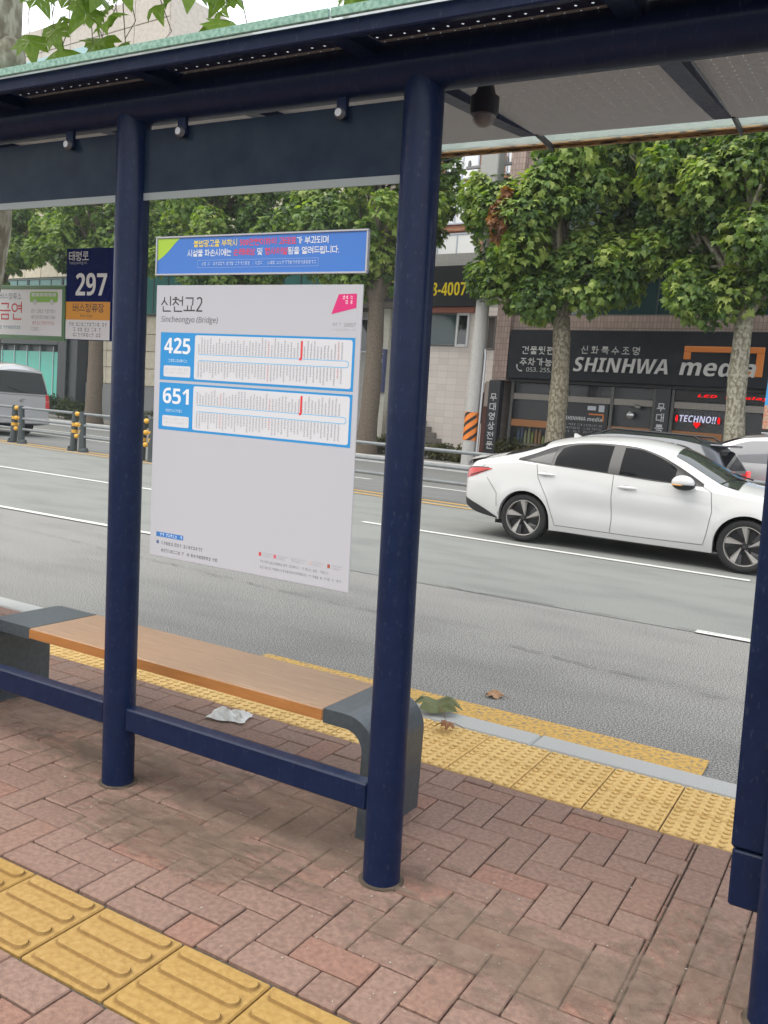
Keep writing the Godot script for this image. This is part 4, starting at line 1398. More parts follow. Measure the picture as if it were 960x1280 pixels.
func shop() -> void:
	var o := thing_far("sign_shop", "brown tiled shop building with a wide black signboard over glass front", "building", 0.0, 0.1, 14.2)
	var tile := grid_mat(211, Vector2(0.1, 0.2), 0.16, Color(0.36, 0.27, 0.235), Color(0.20, 0.16, 0.14), 0.12, 512, Vector2i(20, 12), 2.4)
	fpart("wall", o, Vector3(-5.85, 0.1, 14.9), Vector3(12.5, 14.0, 26.0), tile)
	fpart("corner_pier", o, Vector3(-6.22, 3.02, 14.0), Vector3(-5.66, 14.0, 14.9), tile)
	fpart("spandrel", o, Vector3(-5.66, 4.70, 14.2), Vector3(12.5, 5.32, 14.9), tile)
	fpart("spandrel", o, Vector3(-5.66, 7.0, 14.2), Vector3(12.5, 8.0, 14.9), tile)
	fpart("spandrel", o, Vector3(-5.66, 10.2, 14.2), Vector3(12.5, 14.0, 14.9), tile)
	fpart("roof_slab", o, Vector3(-5.66, 3.0, 14.205), Vector3(12.5, 4.70, 14.9), M.black)
	for k in 6:
		for y in [5.32, 8.0]:
			window(o, -5.66 + 3.02 * k, y, -2.66 + 3.02 * k, y + (1.68 if y < 6.0 else 2.2), 14.5, paint(0.03, 0.05, 0.05, 0.4), M.teal_glass, 2, 0.06)
	# the signboard
	var face := mottled(213, 0.01, [[0.0, 0.014, 0.016, 0.021], [1.0, 0.022, 0.025, 0.032]], 2.0, 0.5)
	face.metallic_specular = 0.3
	var sb := fpart("signboard", o, Vector3(-5.60, 3.10, 13.95), Vector3(8.4, 4.80, 14.199), face, null, 0.02)
	var silver := paint(0.46, 0.45, 0.44, 0.45, 0.3)
	fat_text(o, "letters", "SHINHWA", -3.09, 3.42, 3.30, 0.48, 13.945, 0.05, silver, 0.16, sb)
	fat_text(o, "letters", "media", 0.50, 3.42, 2.34, 0.56, 13.945, 0.05, silver, 0.16, sb)
	var br := far_mb(o)
	for q in [[0.58, 4.15, 2.98, 4.33], [0.58, 3.92, 0.80, 4.15], [2.76, 3.45, 2.98, 4.15], [2.58, 3.45, 2.76, 3.62]]:
		br.span(Vector3(q[0], q[1], -13.949), Vector3(q[2], q[3], -13.90), 0.015)
	obj("bracket_emblem", br, M.orange, sb)
	var p := far_print(o, 0, 0, 13.944)
	for q in [["신화특수조명", -2.87, 4.27, 1.42, 0.25, 0.11], ["건물뒷편", -5.08, 4.22, 1.22, 0.26, 0.12], ["주차가능", -5.12, 3.82, 1.22, 0.26, 0.12]]:
		var pq := far_print(o, 0, 0, 13.944)
		pq.col = Color(0.48, 0.48, 0.47)
		hangul(pq, q[0], q[1], q[2], q[4], q[5], q[3])
		obj("print", pq, M.print, sb)
	p.col = Color(0.48, 0.48, 0.47)
	latin(p, "053. 255.", -4.85, 3.35, 0.95, 0.15, false)
	obj("print", p, M.print, sb)
	var ph := far_print(o, 0, 0, 13.944)
	ph.col = Color(0.48, 0.48, 0.47)
	for k in 6:
		var a0 := PI * (0.95 + 0.6 * k / 6.0)
		var a1 := PI * (0.95 + 0.6 * (k + 1) / 6.0)
		ph.line(Vector2(-5.06 + cos(a0) * 0.17, 3.54 + sin(a0) * 0.17), Vector2(-5.06 + cos(a1) * 0.17, 3.54 + sin(a1) * 0.17), 0.05 if k in [0, 5] else 0.03, 0.0004 * k)
	obj("phone_mark", ph, M.print, sb)
	# shop front below: glass bays, transoms, wooden rails
	var inside := paint(0.016, 0.017, 0.020, 0.25)
	fpart("shopfront", o, Vector3(-5.62, 0.1, 14.70), Vector3(12.5, 3.0, 14.895), inside)
	var ash := mottled(217, 0.03, [[0.0, 0.26, 0.24, 0.21], [1.0, 0.35, 0.32, 0.29]], 1.5, 0.6)
	var bays := [[-5.50, -3.72], [-3.60, -1.86], [-1.74, -0.42], [0.30, 1.90], [2.02, 3.9], [4.05, 6.0], [6.1, 8.2]]
	for q in bays:
		var gm := far_mb(o)
		gm.span(Vector3(q[0], 0.12, -14.50), Vector3(q[1], 2.98, -14.51))
		obj("shop_window", gm, front_glass(), o)
		fpart("transom", o, Vector3(q[0], 2.40, 14.42), Vector3(q[1], 2.60, 14.49), ash)
		fpart("wooden_rail", o, Vector3(q[0], 1.44, 14.42), Vector3(q[1], 1.68, 14.49), mottled(219, 0.04, [[0.0, 0.30, 0.12, 0.04], [1.0, 0.42, 0.19, 0.07]], 1.0, 0.6))
	for x in [-5.56, -3.66, -1.80, -0.36, 0.24, 1.96, 3.97, 6.05]:
		fpart("mullion", o, Vector3(x - 0.05, 0.1, 14.40), Vector3(x + 0.05, 3.0, 14.50), paint(0.10, 0.10, 0.095, 0.4), null, 0.005)
	for q in [[-6.25, -5.80, 13.92, "무대영상전문"], [-0.30, 0.18, 14.30, "무대특수효과"]]:
		var pr := fpart("lettered_pillar", o, Vector3(q[0], 0.1, q[2]), Vector3(q[1], 3.0, q[2] + 0.3), paint(0.022, 0.024, 0.030, 0.4), null, 0.01)
		var t := far_print(o, q[0], 0, q[2] - 0.004)
		t.col = Color(0.55, 0.56, 0.57)
		for k in 6:
			hangul(t, q[3][k], 0.09, 2.53 - 0.345 * k, 0.26, 0.12)
		obj("print", t, M.print, pr)
	fpart("downpipe", o, Vector3(-6.50, 0.1, 14.0), Vector3(-6.28, 2.9, 14.2), paint(0.10, 0.035, 0.028, 0.6), null, 0.03)
	fpart("meter_box", o, Vector3(-6.42, 2.05, 13.95), Vector3(-6.27, 2.95, 14.0), paint(0.32, 0.27, 0.24, 0.6))
	# lettering board in the door bay
	var db := fpart("door_board", o, Vector3(-3.55, 1.0, 14.38), Vector3(-1.88, 2.38, 14.415), paint(0.014, 0.016, 0.020, 0.4))
	var d := far_print(o, 0, 0, 14.374)
	d.col = Color(0.55, 0.55, 0.56)
	latin(d, "SHINHWA", -3.40, 1.79, 0.76, 0.13, true, 0.15)
	latin(d, "media", -2.60, 1.79, 0.55, 0.14, true, 0.15)
	d.col = Color(0.60, 0.18, 0.03)
	for q in [[-2.56, 2.00, -2.02, 2.05], [-2.06, 1.80, -2.01, 2.00]]:
		d.rect(q[0], q[1], q[2], q[3])
	d.col = Color(0.38, 0.38, 0.40)
	for k in 3:
		scribble(d, -3.38, -2.75, 1.68 - 0.12 * k, 0.07)
		scribble(d, -2.70, -2.05, 1.68 - 0.12 * k, 0.07)
	d.col = Color(0.50, 0.53, 0.58)
	d.rect(-2.22, 2.12, -2.02, 2.34)
	d.rect(-2.62, 2.16, -2.32, 2.30)
	obj("print", d, M.print, db)
	# coloured goods standing behind the first window
	for k in 11:
		var c: Color = [Color(0.30, 0.36, 0.10), Color(0.40, 0.30, 0.12), Color(0.35, 0.38, 0.20), Color(0.08, 0.13, 0.25), Color(0.42, 0.24, 0.10)][rng.randi() % 5]
		var b := far_mb(o)
		var u := -5.25 + 0.14 * k
		var h := rng.randf_range(0.3, 0.62)
		b.tube([Vector3(u, 0.85, -14.6), Vector3(u, 0.85 + h * 0.7, -14.6), Vector3(u, 0.85 + h, -14.6)], [0.055, 0.05, 0.02], 8)
		obj("bottle", b, paint(c.r, c.g, c.b, 0.4), o)
	fpart("shelf", o, Vector3(-5.45, 0.78, 14.53), Vector3(-3.75, 0.84, 14.69), ash)
	var ball := far_mb(o)
	ball.ball(Vector3(-1.10, 2.08, -14.34), Vector3(0.14, 0.14, 0.08), 8)
	var bo := obj("round_lamp", ball, paint(0.5, 0.5, 0.5, 0.2, 0.8), o)
	var ball2 := far_mb(o)
	ball2.ball(Vector3(-0.88, 2.36, -14.34), Vector3(0.11, 0.09, 0.06), 8)
	obj("round_lamp", ball2, paint(0.22, 0.21, 0.20, 0.3, 0.6), o)
	# red running-light sign and neon logo
	var led := StandardMaterial3D.new()
	led.albedo_color = Color(0.3, 0.0, 0.0)
	led.emission_enabled = true
	led.emission = Color(1.0, 0.02, 0.04)
	led.emission_energy_multiplier = 0.55
	fpart("led_panel", o, Vector3(0.32, 2.66, 14.38), Vector3(3.85, 2.99, 14.43), M.black)
	for q in [["LED", 1.02, 2.79, 0.62, 0.085], ["Display", 1.86, 2.76, 1.35, 0.12]]:
		var l := far_print(o, 0, 0, 14.374)
		latin(l, q[0], q[1], q[2], q[3], q[4], true, 0.5)
		obj("led_text_sign", l, led, o)
	var neon := StandardMaterial3D.new()
	neon.albedo_color = Color(0.5, 0.5, 0.5)
	neon.emission_enabled = true
	neon.emission = Color(0.85, 0.85, 1.0)
	neon.emission_energy_multiplier = 0.3
	var nl := far_print(o, 0, 0, 14.38)
	latin(nl, "TECHNO!!", 0.50, 1.98, 1.18, 0.22, true, 0.1)
	obj("neon_sign", nl, neon, o)
	var hl := far_print(o, 0, 0, 14.376)
	hl.flat(PackedVector2Array([Vector2(1.09, 1.80), Vector2(1.20, 1.93), Vector2(1.17, 2.0), Vector2(1.09, 1.97), Vector2(1.01, 2.0), Vector2(0.98, 1.93)]))
	obj("neon_heart_sign", hl, led, o)
	for x in [0.42, 1.74]:
		hl = far_print(o, 0, 0, 14.376)
		hl.flat(PackedVector2Array([Vector2(x, 1.97), Vector2(x + 0.05, 1.99), Vector2(x + 0.05, 2.17), Vector2(x, 2.19), Vector2(x - 0.03, 2.08)]))
		obj("neon_bracket_sign", hl, led, o)

func front_glass() -> StandardMaterial3D:
	var m := glass(0.03, 0.035, 0.035, 0.15)
	m.metallic_specular = 0.2
	return m

func middle_house() -> void:
	var o := thing_far("tiled_house", "low pinkish tiled house with outside steps and a black roof sign", "building", -9.5, 0.1, 14.2)
	var tile := grid_mat(221, Vector2(0.4, 0.25), 0.05, Color(0.74, 0.67, 0.62), Color(0.62, 0.56, 0.52), 0.05, 512, Vector2i(8, 14), 3.4)
	var cream := mottled(223, 0.02, [[0.0, 0.42, 0.41, 0.35], [1.0, 0.52, 0.51, 0.45]], 2.0, 0.85)
	fpart("wall", o, Vector3(-10.85, 0.1, 14.2), Vector3(-6.24, 5.60, 24.0), tile)
	fpart("wall", o, Vector3(-13.5, 0.1, 14.9), Vector3(-10.9, 7.6, 24.0), M.concrete)
	fpart("cream_pier", o, Vector3(-11.62, 0.1, 13.95), Vector3(-10.86, 5.55, 14.9), cream)
	fpart("eaves", o, Vector3(-13.5, 5.56, 13.8), Vector3(-9.95, 5.78, 14.9), paint(0.10, 0.085, 0.075, 0.8))
	fpart("shutter", o, Vector3(-12.25, 0.1, 14.78), Vector3(-11.68, 3.3, 14.9), paint(0.03, 0.075, 0.06, 0.5))
	window(o, -13.2, 3.9, -11.75, 5.3, 14.85, M.alu, M.dark_glass, 1)
	fpart("red_coping", o, Vector3(-9.95, 5.40, 14.05), Vector3(-7.25, 5.60, 14.198), paint(0.27, 0.10, 0.07, 0.8))
	# black sign with yellow telephone digits
	var sg := fpart("roof_sign", o, Vector3(-12.2, 5.62, 14.0), Vector3(-7.30, 7.12, 14.3), paint(0.022, 0.023, 0.028, 0.4), null, 0.02)
	var p := far_print(o, 0, 0, 13.994)
	p.col = Color(0.80, 0.62, 0.02)
	latin(p, "88-4007", -9.35, 6.02, 1.75, 0.48, true, 0.0)
	obj("print", p, M.print, sg)
	fpart("roof_wall", o, Vector3(-10.85, 5.60, 14.31), Vector3(-6.24, 7.6, 24.0), M.concrete)
	window(o, -9.9, 4.18, -7.95, 5.38, 14.18, paint(0.10, 0.11, 0.11, 0.5), M.teal_glass, 0, 0.06)
	window(o, -7.97, 4.16, -7.42, 5.40, 14.16, paint(0.62, 0.62, 0.63, 0.4), M.dark_glass, 0, 0.09)
	window(o, -6.95, 4.08, -6.30, 5.3, 14.17, paint(0.14, 0.13, 0.12, 0.5), paint(0.06, 0.05, 0.045, 0.2), 1, 0.06)
	window(o, -6.82, 1.42, -6.38, 2.55, 14.17, paint(0.06, 0.05, 0.05, 0.5), M.dark_glass, 1, 0.05)
	# vertical navy sign on the pier
	var vs := fpart("vertical_sign", o, Vector3(-11.20, 2.32, 13.70), Vector3(-10.82, 3.98, 13.9), paint(0.03, 0.045, 0.14, 0.4), null, 0.01)
	var q := far_print(o, -11.20, 0, 13.694)
	q.col = Color(0.55, 0.57, 0.65)
	for k in 5:
		hangul(q, "자전거수리"[k], 0.07, 3.90 - 0.31 * k, 0.24, 0.12)
	obj("print", q, M.print, vs)
	# outside steps climbing to the left
	var st := mottled(225, 0.03, [[0.0, 0.17, 0.155, 0.14], [1.0, 0.27, 0.25, 0.225]], 1.2, 0.9)
	for k in 8:
		fpart("step", o, Vector3(-10.0, 0.1, 13.05), Vector3(-7.75 - 0.24 * k, 0.1 + 0.21 * (k + 1), 14.198), st, null, 0.01) if k == 0 else fpart("step", o, Vector3(-10.0, 0.1 + 0.21 * k + 0.002, 13.05), Vector3(-7.75 - 0.24 * k, 0.1 + 0.21 * (k + 1), 14.198), st, null, 0.01)

func left_block() -> void:
	var o := thing_far("office_block", "beige stone-clad office block with teal glass band and dark entrance", "building", -30.0, 0.1, 14.2)
	var stone := mottled(231, 0.02, [[0.0, 0.50, 0.45, 0.35], [1.0, 0.60, 0.55, 0.44]], 3.0, 0.8)
	var stone2 := tinted(stone, Color(0.92, 0.92, 0.93))
	var dark := paint(0.022, 0.025, 0.03, 0.4)
	fpart("wall", o, Vector3(-48.0, 0.1, 14.5), Vector3(-13.6, 12.6, 30.0), tinted(stone, Color(0.7, 0.7, 0.7)))
	# stone cladding, each slab on its own
	for row in 4:
		for k in 23:
			fpart("stone_panel", o, Vector3(-47.9 + 1.49 * k + 0.015, 7.35 + 1.3 * row + 0.015, 14.38 + rng.randf() * 0.01), Vector3(-46.41 + 1.49 * k - 0.015, 8.65 + 1.3 * row - 0.015, 14.498), stone if rng.randf() < 0.6 else stone2, null, 0.01)
	for row in 4:
		for k in 11:
			fpart("stone_panel", o, Vector3(-30.1 + 1.49 * k + 0.015, 1.95 + 0.83 * row + 0.015, 14.38 + rng.randf() * 0.01), Vector3(-28.61 + 1.49 * k - 0.015, 2.78 + 0.83 * row - 0.015, 14.498), stone if rng.randf() < 0.6 else stone2, null, 0.01)
	fpart("plinth", o, Vector3(-30.1, 0.1, 14.3), Vector3(-13.7, 1.93, 14.498), paint(0.21, 0.22, 0.22, 0.7))
	# band of teal glass
	for k in 11:
		var u := -47.9 + 3.1 * k
		window(o, u, 5.35, u + 3.06, 7.30, 14.35, paint(0.03, 0.06, 0.06, 0.4), paint(0.05, 0.16, 0.15, 0.12), 2, 0.07)
	# entrance
	fpart("canopy", o, Vector3(-47.9, 3.75, 13.6), Vector3(-31.6, 5.33, 14.498), dark)
	fpart("entrance_recess", o, Vector3(-47.9, 0.1, 14.45), Vector3(-31.6, 3.74, 14.498), paint(0.03, 0.04, 0.04, 0.3))
	fpart("pillar", o, Vector3(-31.58, 0.1, 13.6), Vector3(-30.86, 5.33, 14.498), dark, null, 0.02)
	fpart("pillar", o, Vector3(-30.84, 0.1, 13.75), Vector3(-30.14, 5.33, 14.498), paint(0.035, 0.04, 0.048, 0.4), null, 0.02)
	var lit := StandardMaterial3D.new()
	lit.albedo_color = lin(0.06, 0.34, 0.27)
	lit.roughness = 0.25
	lit.emission_enabled = true
	lit.emission = lin(0.05, 0.36, 0.28)
	lit.emission_energy_multiplier = 0.10
	for k in 6:
		fpart("lit_window", o, Vector3(-38.9 + 1.2 * k, 0.95, 14.30), Vector3(-37.75 + 1.2 * k, 3.42, 14.44), lit)
		fpart("mullion", o, Vector3(-37.75 + 1.2 * k, 0.9, 14.26), Vector3(-37.70 + 1.2 * k, 3.74, 14.44), M.alu)

# ---------------------------------------------------------------- trees and hedges
func leaf_cloud(called: String, parent: Node3D, clumps: Array, count: int, size: float, mesh: Mesh, mat: Material, tones: Array, seed_: int, fill := 0.55) -> void:
	# clumps: [centre, radius, tone 0..1]; leaves lie on the outside of each clump, facing up and out
	var r := RandomNumberGenerator.new()
	r.seed = seed_
	var mm := MultiMesh.new()
	mm.transform_format = MultiMesh.TRANSFORM_3D
	mm.use_colors = true
	mm.mesh = mesh
	mm.instance_count = count
	var total := 0.0
	for c in clumps:
		total += c[1] * c[1]
	var i := 0
	for c in clumps:
		var n := int(ceil(count * c[1] * c[1] / total))
		for k in n:
			if i >= count:
				break
			var d := Vector3(r.randfn(), r.randfn() * 0.85 + 0.12, r.randfn()).normalized()
			var at: Vector3 = c[0] + d * c[1] * lerpf(fill, 1.08, sqrt(r.randf()))
			var up := (d * 0.75 + Vector3(0, 0.75, 0) + Vector3(r.randfn(), r.randfn(), r.randfn()) * 0.42).normalized()
			var tip := (d + Vector3(0, -0.7, 0) + Vector3(r.randfn(), r.randfn(), r.randfn()) * 0.5)
			tip = (tip - up * tip.dot(up)).normalized()
			var s := size * r.randf_range(0.65, 1.25)
			var b := Basis(up.cross(-tip), up, -tip) * Basis.from_scale(Vector3(s, s, s))
			mm.set_instance_transform(i, Transform3D(b, at - tip * s * 0.4))
			var t := clampf(c[2] + r.randfn() * 0.22, 0.0, 0.999) * (tones.size() - 1)
			var q: Color = tones[int(t)].lerp(tones[int(t) + 1], t - int(t))
			var v := r.randf_range(0.8, 1.2)
			mm.set_instance_color(i, Color(q.r * v, q.g * v, q.b * v))
			i += 1
	while i < count:
		mm.set_instance_transform(i, Transform3D(Basis.from_scale(Vector3.ONE * 0.001), clumps[0][0]))
		mm.set_instance_color(i, Color(0.05, 0.1, 0.02))
		i += 1
	var o := MultiMeshInstance3D.new()
	o.name = numbered(called, parent)
	o.multimesh = mm
	o.material_override = mat
	parent.add_child(o)
	o.set_meta("kind", "stuff")

const GREENS := [Color(0.045, 0.09, 0.028), Color(0.09, 0.165, 0.048), Color(0.165, 0.27, 0.066), Color(0.28, 0.39, 0.095), Color(0.42, 0.50, 0.14)]

func far_leaf() -> Mesh:
	if not M.has("far_leaf_mesh"):
		M.far_leaf_mesh = leaf_mesh(1.0, 0.35, 3).mesh()
	return M.far_leaf_mesh

func plane_tree(label: String, u: float, w: float, rad: float, fork: float, boxes: Array, count: int, seed_: int, bark: Material, lean := 0.0) -> Node3D:
	# boxes: crown masses as [u, y, w, ru, ry, rw]
	var o := thing_far("plane_tree", label, "tree", u, 0.1, w, "plane trees along the far pavement")
	var r := RandomNumberGenerator.new()
	r.seed = seed_
	var t := MB.new()
	var path := []
	var radii := []
	for i in 9:
		var k := i / 8.0
		path.append(Vector3(lean * k + sin(k * 5.0 + seed_) * 0.05, -0.1 + fork * k, cos(k * 4.0 + seed_) * 0.04))
		radii.append(rad * (1.25 - 0.35 * sqrt(k)) * (1.0 + 0.05 * sin(i * 2.3 + seed_)) + (0.1 if i == 0 else 0.0))
	t.tube(path, radii, 16)
	obj("trunk", t, bark, o)
	var top: Vector3 = path[8]
	var clumps := []
	var limbs := MB.new()
	for b in boxes:
		var n := int(12.0 + b[3] * b[4] * 3.8)
		var cc := Vector3(b[0] - u, b[1] - 0.1, -(b[2] - w))
		for k in 3:
			var d := Vector3(r.randfn(), r.randf_range(-0.3, 0.8), r.randfn()).normalized()
			var tip: Vector3 = cc + d * Vector3(b[3], b[4], b[5]) * 0.7
			var mid := top.lerp(tip, 0.5) + Vector3(r.randfn() * 0.2, 0.5, r.randfn() * 0.2)
			limbs.tube([top - Vector3(0, 0.2, 0), top.lerp(mid, 0.5) + Vector3(0, 0.1, 0), mid, tip], [rad * 0.55, rad * 0.4, rad * 0.28, 0.03], 8)
		for k in n:
			var d := Vector3(r.randfn(), r.randfn(), r.randfn()).normalized()
			var q: Vector3 = cc + d * Vector3(b[3], b[4], b[5]) * lerpf(0.45, 1.0, sqrt(r.randf()))
			clumps.append([q, r.randf_range(0.34, 0.72), clampf(0.52 + r.randfn() * 0.24, 0.0, 0.95)])
			if k % 5 == 0:
				limbs.tube([cc.lerp(top, 0.35), cc.lerp(q, 0.5), q], [0.06, 0.045, 0.015], 5)
	obj("limb", limbs, bark, o)
	leaf_cloud("crown", o, clumps, int(count * 1.5), 0.222, far_leaf(), M.leaf, GREENS, seed_ + 1)
	return o

func hedge(label: String, u0: float, u1: float, h: float, w0: float, w1: float, count: int, seed_: int, tones: Array) -> void:
	var o := thing_far("hedge", label, "hedge", (u0 + u1) / 2, 0.1, (w0 + w1) / 2, "hedges on the far pavement")
	var r := RandomNumberGenerator.new()
	r.seed = seed_
	var cl := []
	var n := int((u1 - u0) * 9.0)
	for k in n:
		cl.append([Vector3(lerpf(u0, u1, r.randf()) - (u0 + u1) / 2, r.randf_range(0.05, h - 0.16), r.randf_range(-0.5, 0.5) * (w1 - w0)), r.randf_range(0.16, 0.30), r.randf_range(0.0, 0.75)])
	var st := MB.new()
	for k in int((u1 - u0) * 3.0):
		var x := lerpf(u0, u1, r.randf()) - (u0 + u1) / 2
		st.tube([Vector3(x, -0.05, 0), Vector3(x + r.randfn() * 0.1, h * 0.8, r.randfn() * 0.15)], [0.02, 0.008], 5)
	obj("stems", st, M.bark_brown, o).set_meta("kind", "stuff")
	leaf_cloud("foliage", o, cl, count, 0.10, far_leaf(), M.leaf, tones, seed_ + 1, 0.3)

func trees() -> void:
	# boxes are (u, y, w, radius along, up, across)
	plane_tree("plane tree with mottled trunk standing before the left part of the black signboard", -1.62, 10.0, 0.27, 4.7, [[-2.2, 7.6, 10.0, 2.3, 2.2, 2.0], [-3.6, 6.6, 9.8, 1.3, 1.1, 1.2], [-0.6, 6.0, 10.0, 1.0, 1.1, 1.3], [-2.6, 5.3, 9.8, 1.5, 0.6, 1.1], [-1.4, 10.0, 10.0, 2.2, 1.6, 2.0], [-1.9, 8.3, 8.9, 1.3, 1.2, 0.7], [-4.5, 8.0, 9.9, 0.7, 0.7, 0.8]], 12500, 501, M.bark_dark, -0.25)
	plane_tree("plane tree with pale mottled trunk standing before the orange bracket of the signboard", 3.45, 10.0, 0.25, 4.9, [[3.4, 7.6, 10.0, 2.5, 2.2, 2.0], [1.4, 7.2, 9.9, 1.1, 1.5, 1.3], [2.5, 5.6, 9.8, 1.2, 0.7, 1.1], [4.6, 6.2, 10.0, 1.4, 1.0, 1.3], [3.2, 10.0, 10.0, 2.6, 1.6, 2.0], [3.5, 7.7, 8.7, 1.3, 1.3, 0.7], [6.0, 8.2, 10.0, 1.6, 1.8, 1.6], [0.6, 8.6, 10.0, 1.3, 1.3, 1.4]], 13500, 511, M.bark, -0.2)
	plane_tree("plane tree with brown trunk showing between the timetable and the middle post", -8.62, 10.0, 0.30, 5.2, [[-8.9, 8.0, 10.0, 2.4, 1.9, 2.0], [-7.2, 8.6, 10.0, 1.1, 1.6, 1.2], [-10.8, 7.6, 10.0, 1.7, 1.5, 1.5], [-9.4, 6.3, 9.8, 1.6, 0.7, 1.1], [-8.8, 10.4, 10.0, 2.2, 1.4, 2.0]], 11500, 521, M.bark_brown)
	plane_tree("plane tree whose crown fills the gap above the timetable, trunk hidden by it", -15.9, 10.0, 0.28, 5.2, [[-15.8, 8.2, 10.0, 2.6, 1.9, 2.0], [-13.2, 7.8, 10.0, 1.5, 1.5, 1.4], [-18.2, 7.9, 10.0, 1.6, 1.5, 1.4], [-15.5, 6.5, 9.8, 2.0, 0.7, 1.1], [-15.8, 10.6, 10.0, 2.4, 1.5, 2.0]], 11500, 531, M.bark_brown)
	plane_tree("plane tree with dark trunk below the navy number plate", -23.6, 10.0, 0.32, 5.6, [[-23.8, 8.8, 10.0, 2.6, 1.9, 2.0], [-21.2, 8.2, 10.0, 1.5, 1.4, 1.4], [-26.2, 8.4, 10.0, 1.7, 1.5, 1.4], [-23.6, 7.1, 9.8, 1.8, 0.7, 1.1], [-23.8, 11.2, 10.0, 2.4, 1.5, 2.0]], 11000, 541, M.bark_brown)
	plane_tree("plane tree at the left edge, only its hanging foliage in view", -31.4, 10.0, 0.30, 5.4, [[-31.0, 9.0, 10.0, 2.6, 2.0, 2.0], [-28.6, 8.6, 10.0, 1.4, 1.5, 1.4], [-31.2, 6.9, 9.6, 1.3, 1.0, 1.0], [-29.6, 7.6, 9.8, 1.3, 0.7, 1.0], [-30.8, 11.6, 10.0, 2.4, 1.5, 2.0]], 10500, 551, M.bark_brown)
	# withered spray in the first crown
	var o := thing_far("withered_branch", "withered brown spray of leaves caught in the crown by the utility pole", "branch", -2.9, 7.4, 7.9)
	var cl := []
	for k in 7:
		cl.append([Vector3(rng.randf_range(-0.35, 0.35), 0.4 - 0.2 * k + rng.randf_range(-0.1, 0.1), rng.randf_range(-0.15, 0.2)), rng.randf_range(0.14, 0.26), rng.randf()])
	leaf_cloud("dry_leaves", o, cl, 170, 0.22, far_leaf(), M.leaf, [Color(0.16, 0.06, 0.02), Color(0.26, 0.11, 0.045), Color(0.36, 0.17, 0.08)], 561, 0.2)
	var tw := MB.new()
	tw.tube([Vector3(0.3, 0.5, -0.5), Vector3(0, 0.2, 0), Vector3(-0.1, -0.9, 0.05)], [0.03, 0.02, 0.008], 6)
	obj("twig", tw, M.bark_brown, o)
	var hg := [Color(0.03, 0.05, 0.015), Color(0.06, 0.09, 0.025), Color(0.11, 0.13, 0.045)]
	var hd := [Color(0.05, 0.06, 0.02), Color(0.10, 0.10, 0.04), Color(0.17, 0.14, 0.07)]
	hedge("clipped dark green hedge before the dark entrance, behind the silver van", -33.0, -25.2, 1.1, 10.6, 11.5, 5200, 571, hg)
	hedge("low hedge between the left post and the timetable, before the stone wall", -23.0, -14.0, 0.85, 10.6, 11.5, 4600, 575, hg)
	hedge("ragged dry hedge at the foot of the outside steps", -11.6, -5.1, 0.62, 10.5, 11.6, 4200, 581, hd)
	hedge("low brownish hedge between the utility pole and the mottled trunk", -3.95, 0.2, 1.0, 10.6, 11.4, 2900, 591, hd)
	near_tree()

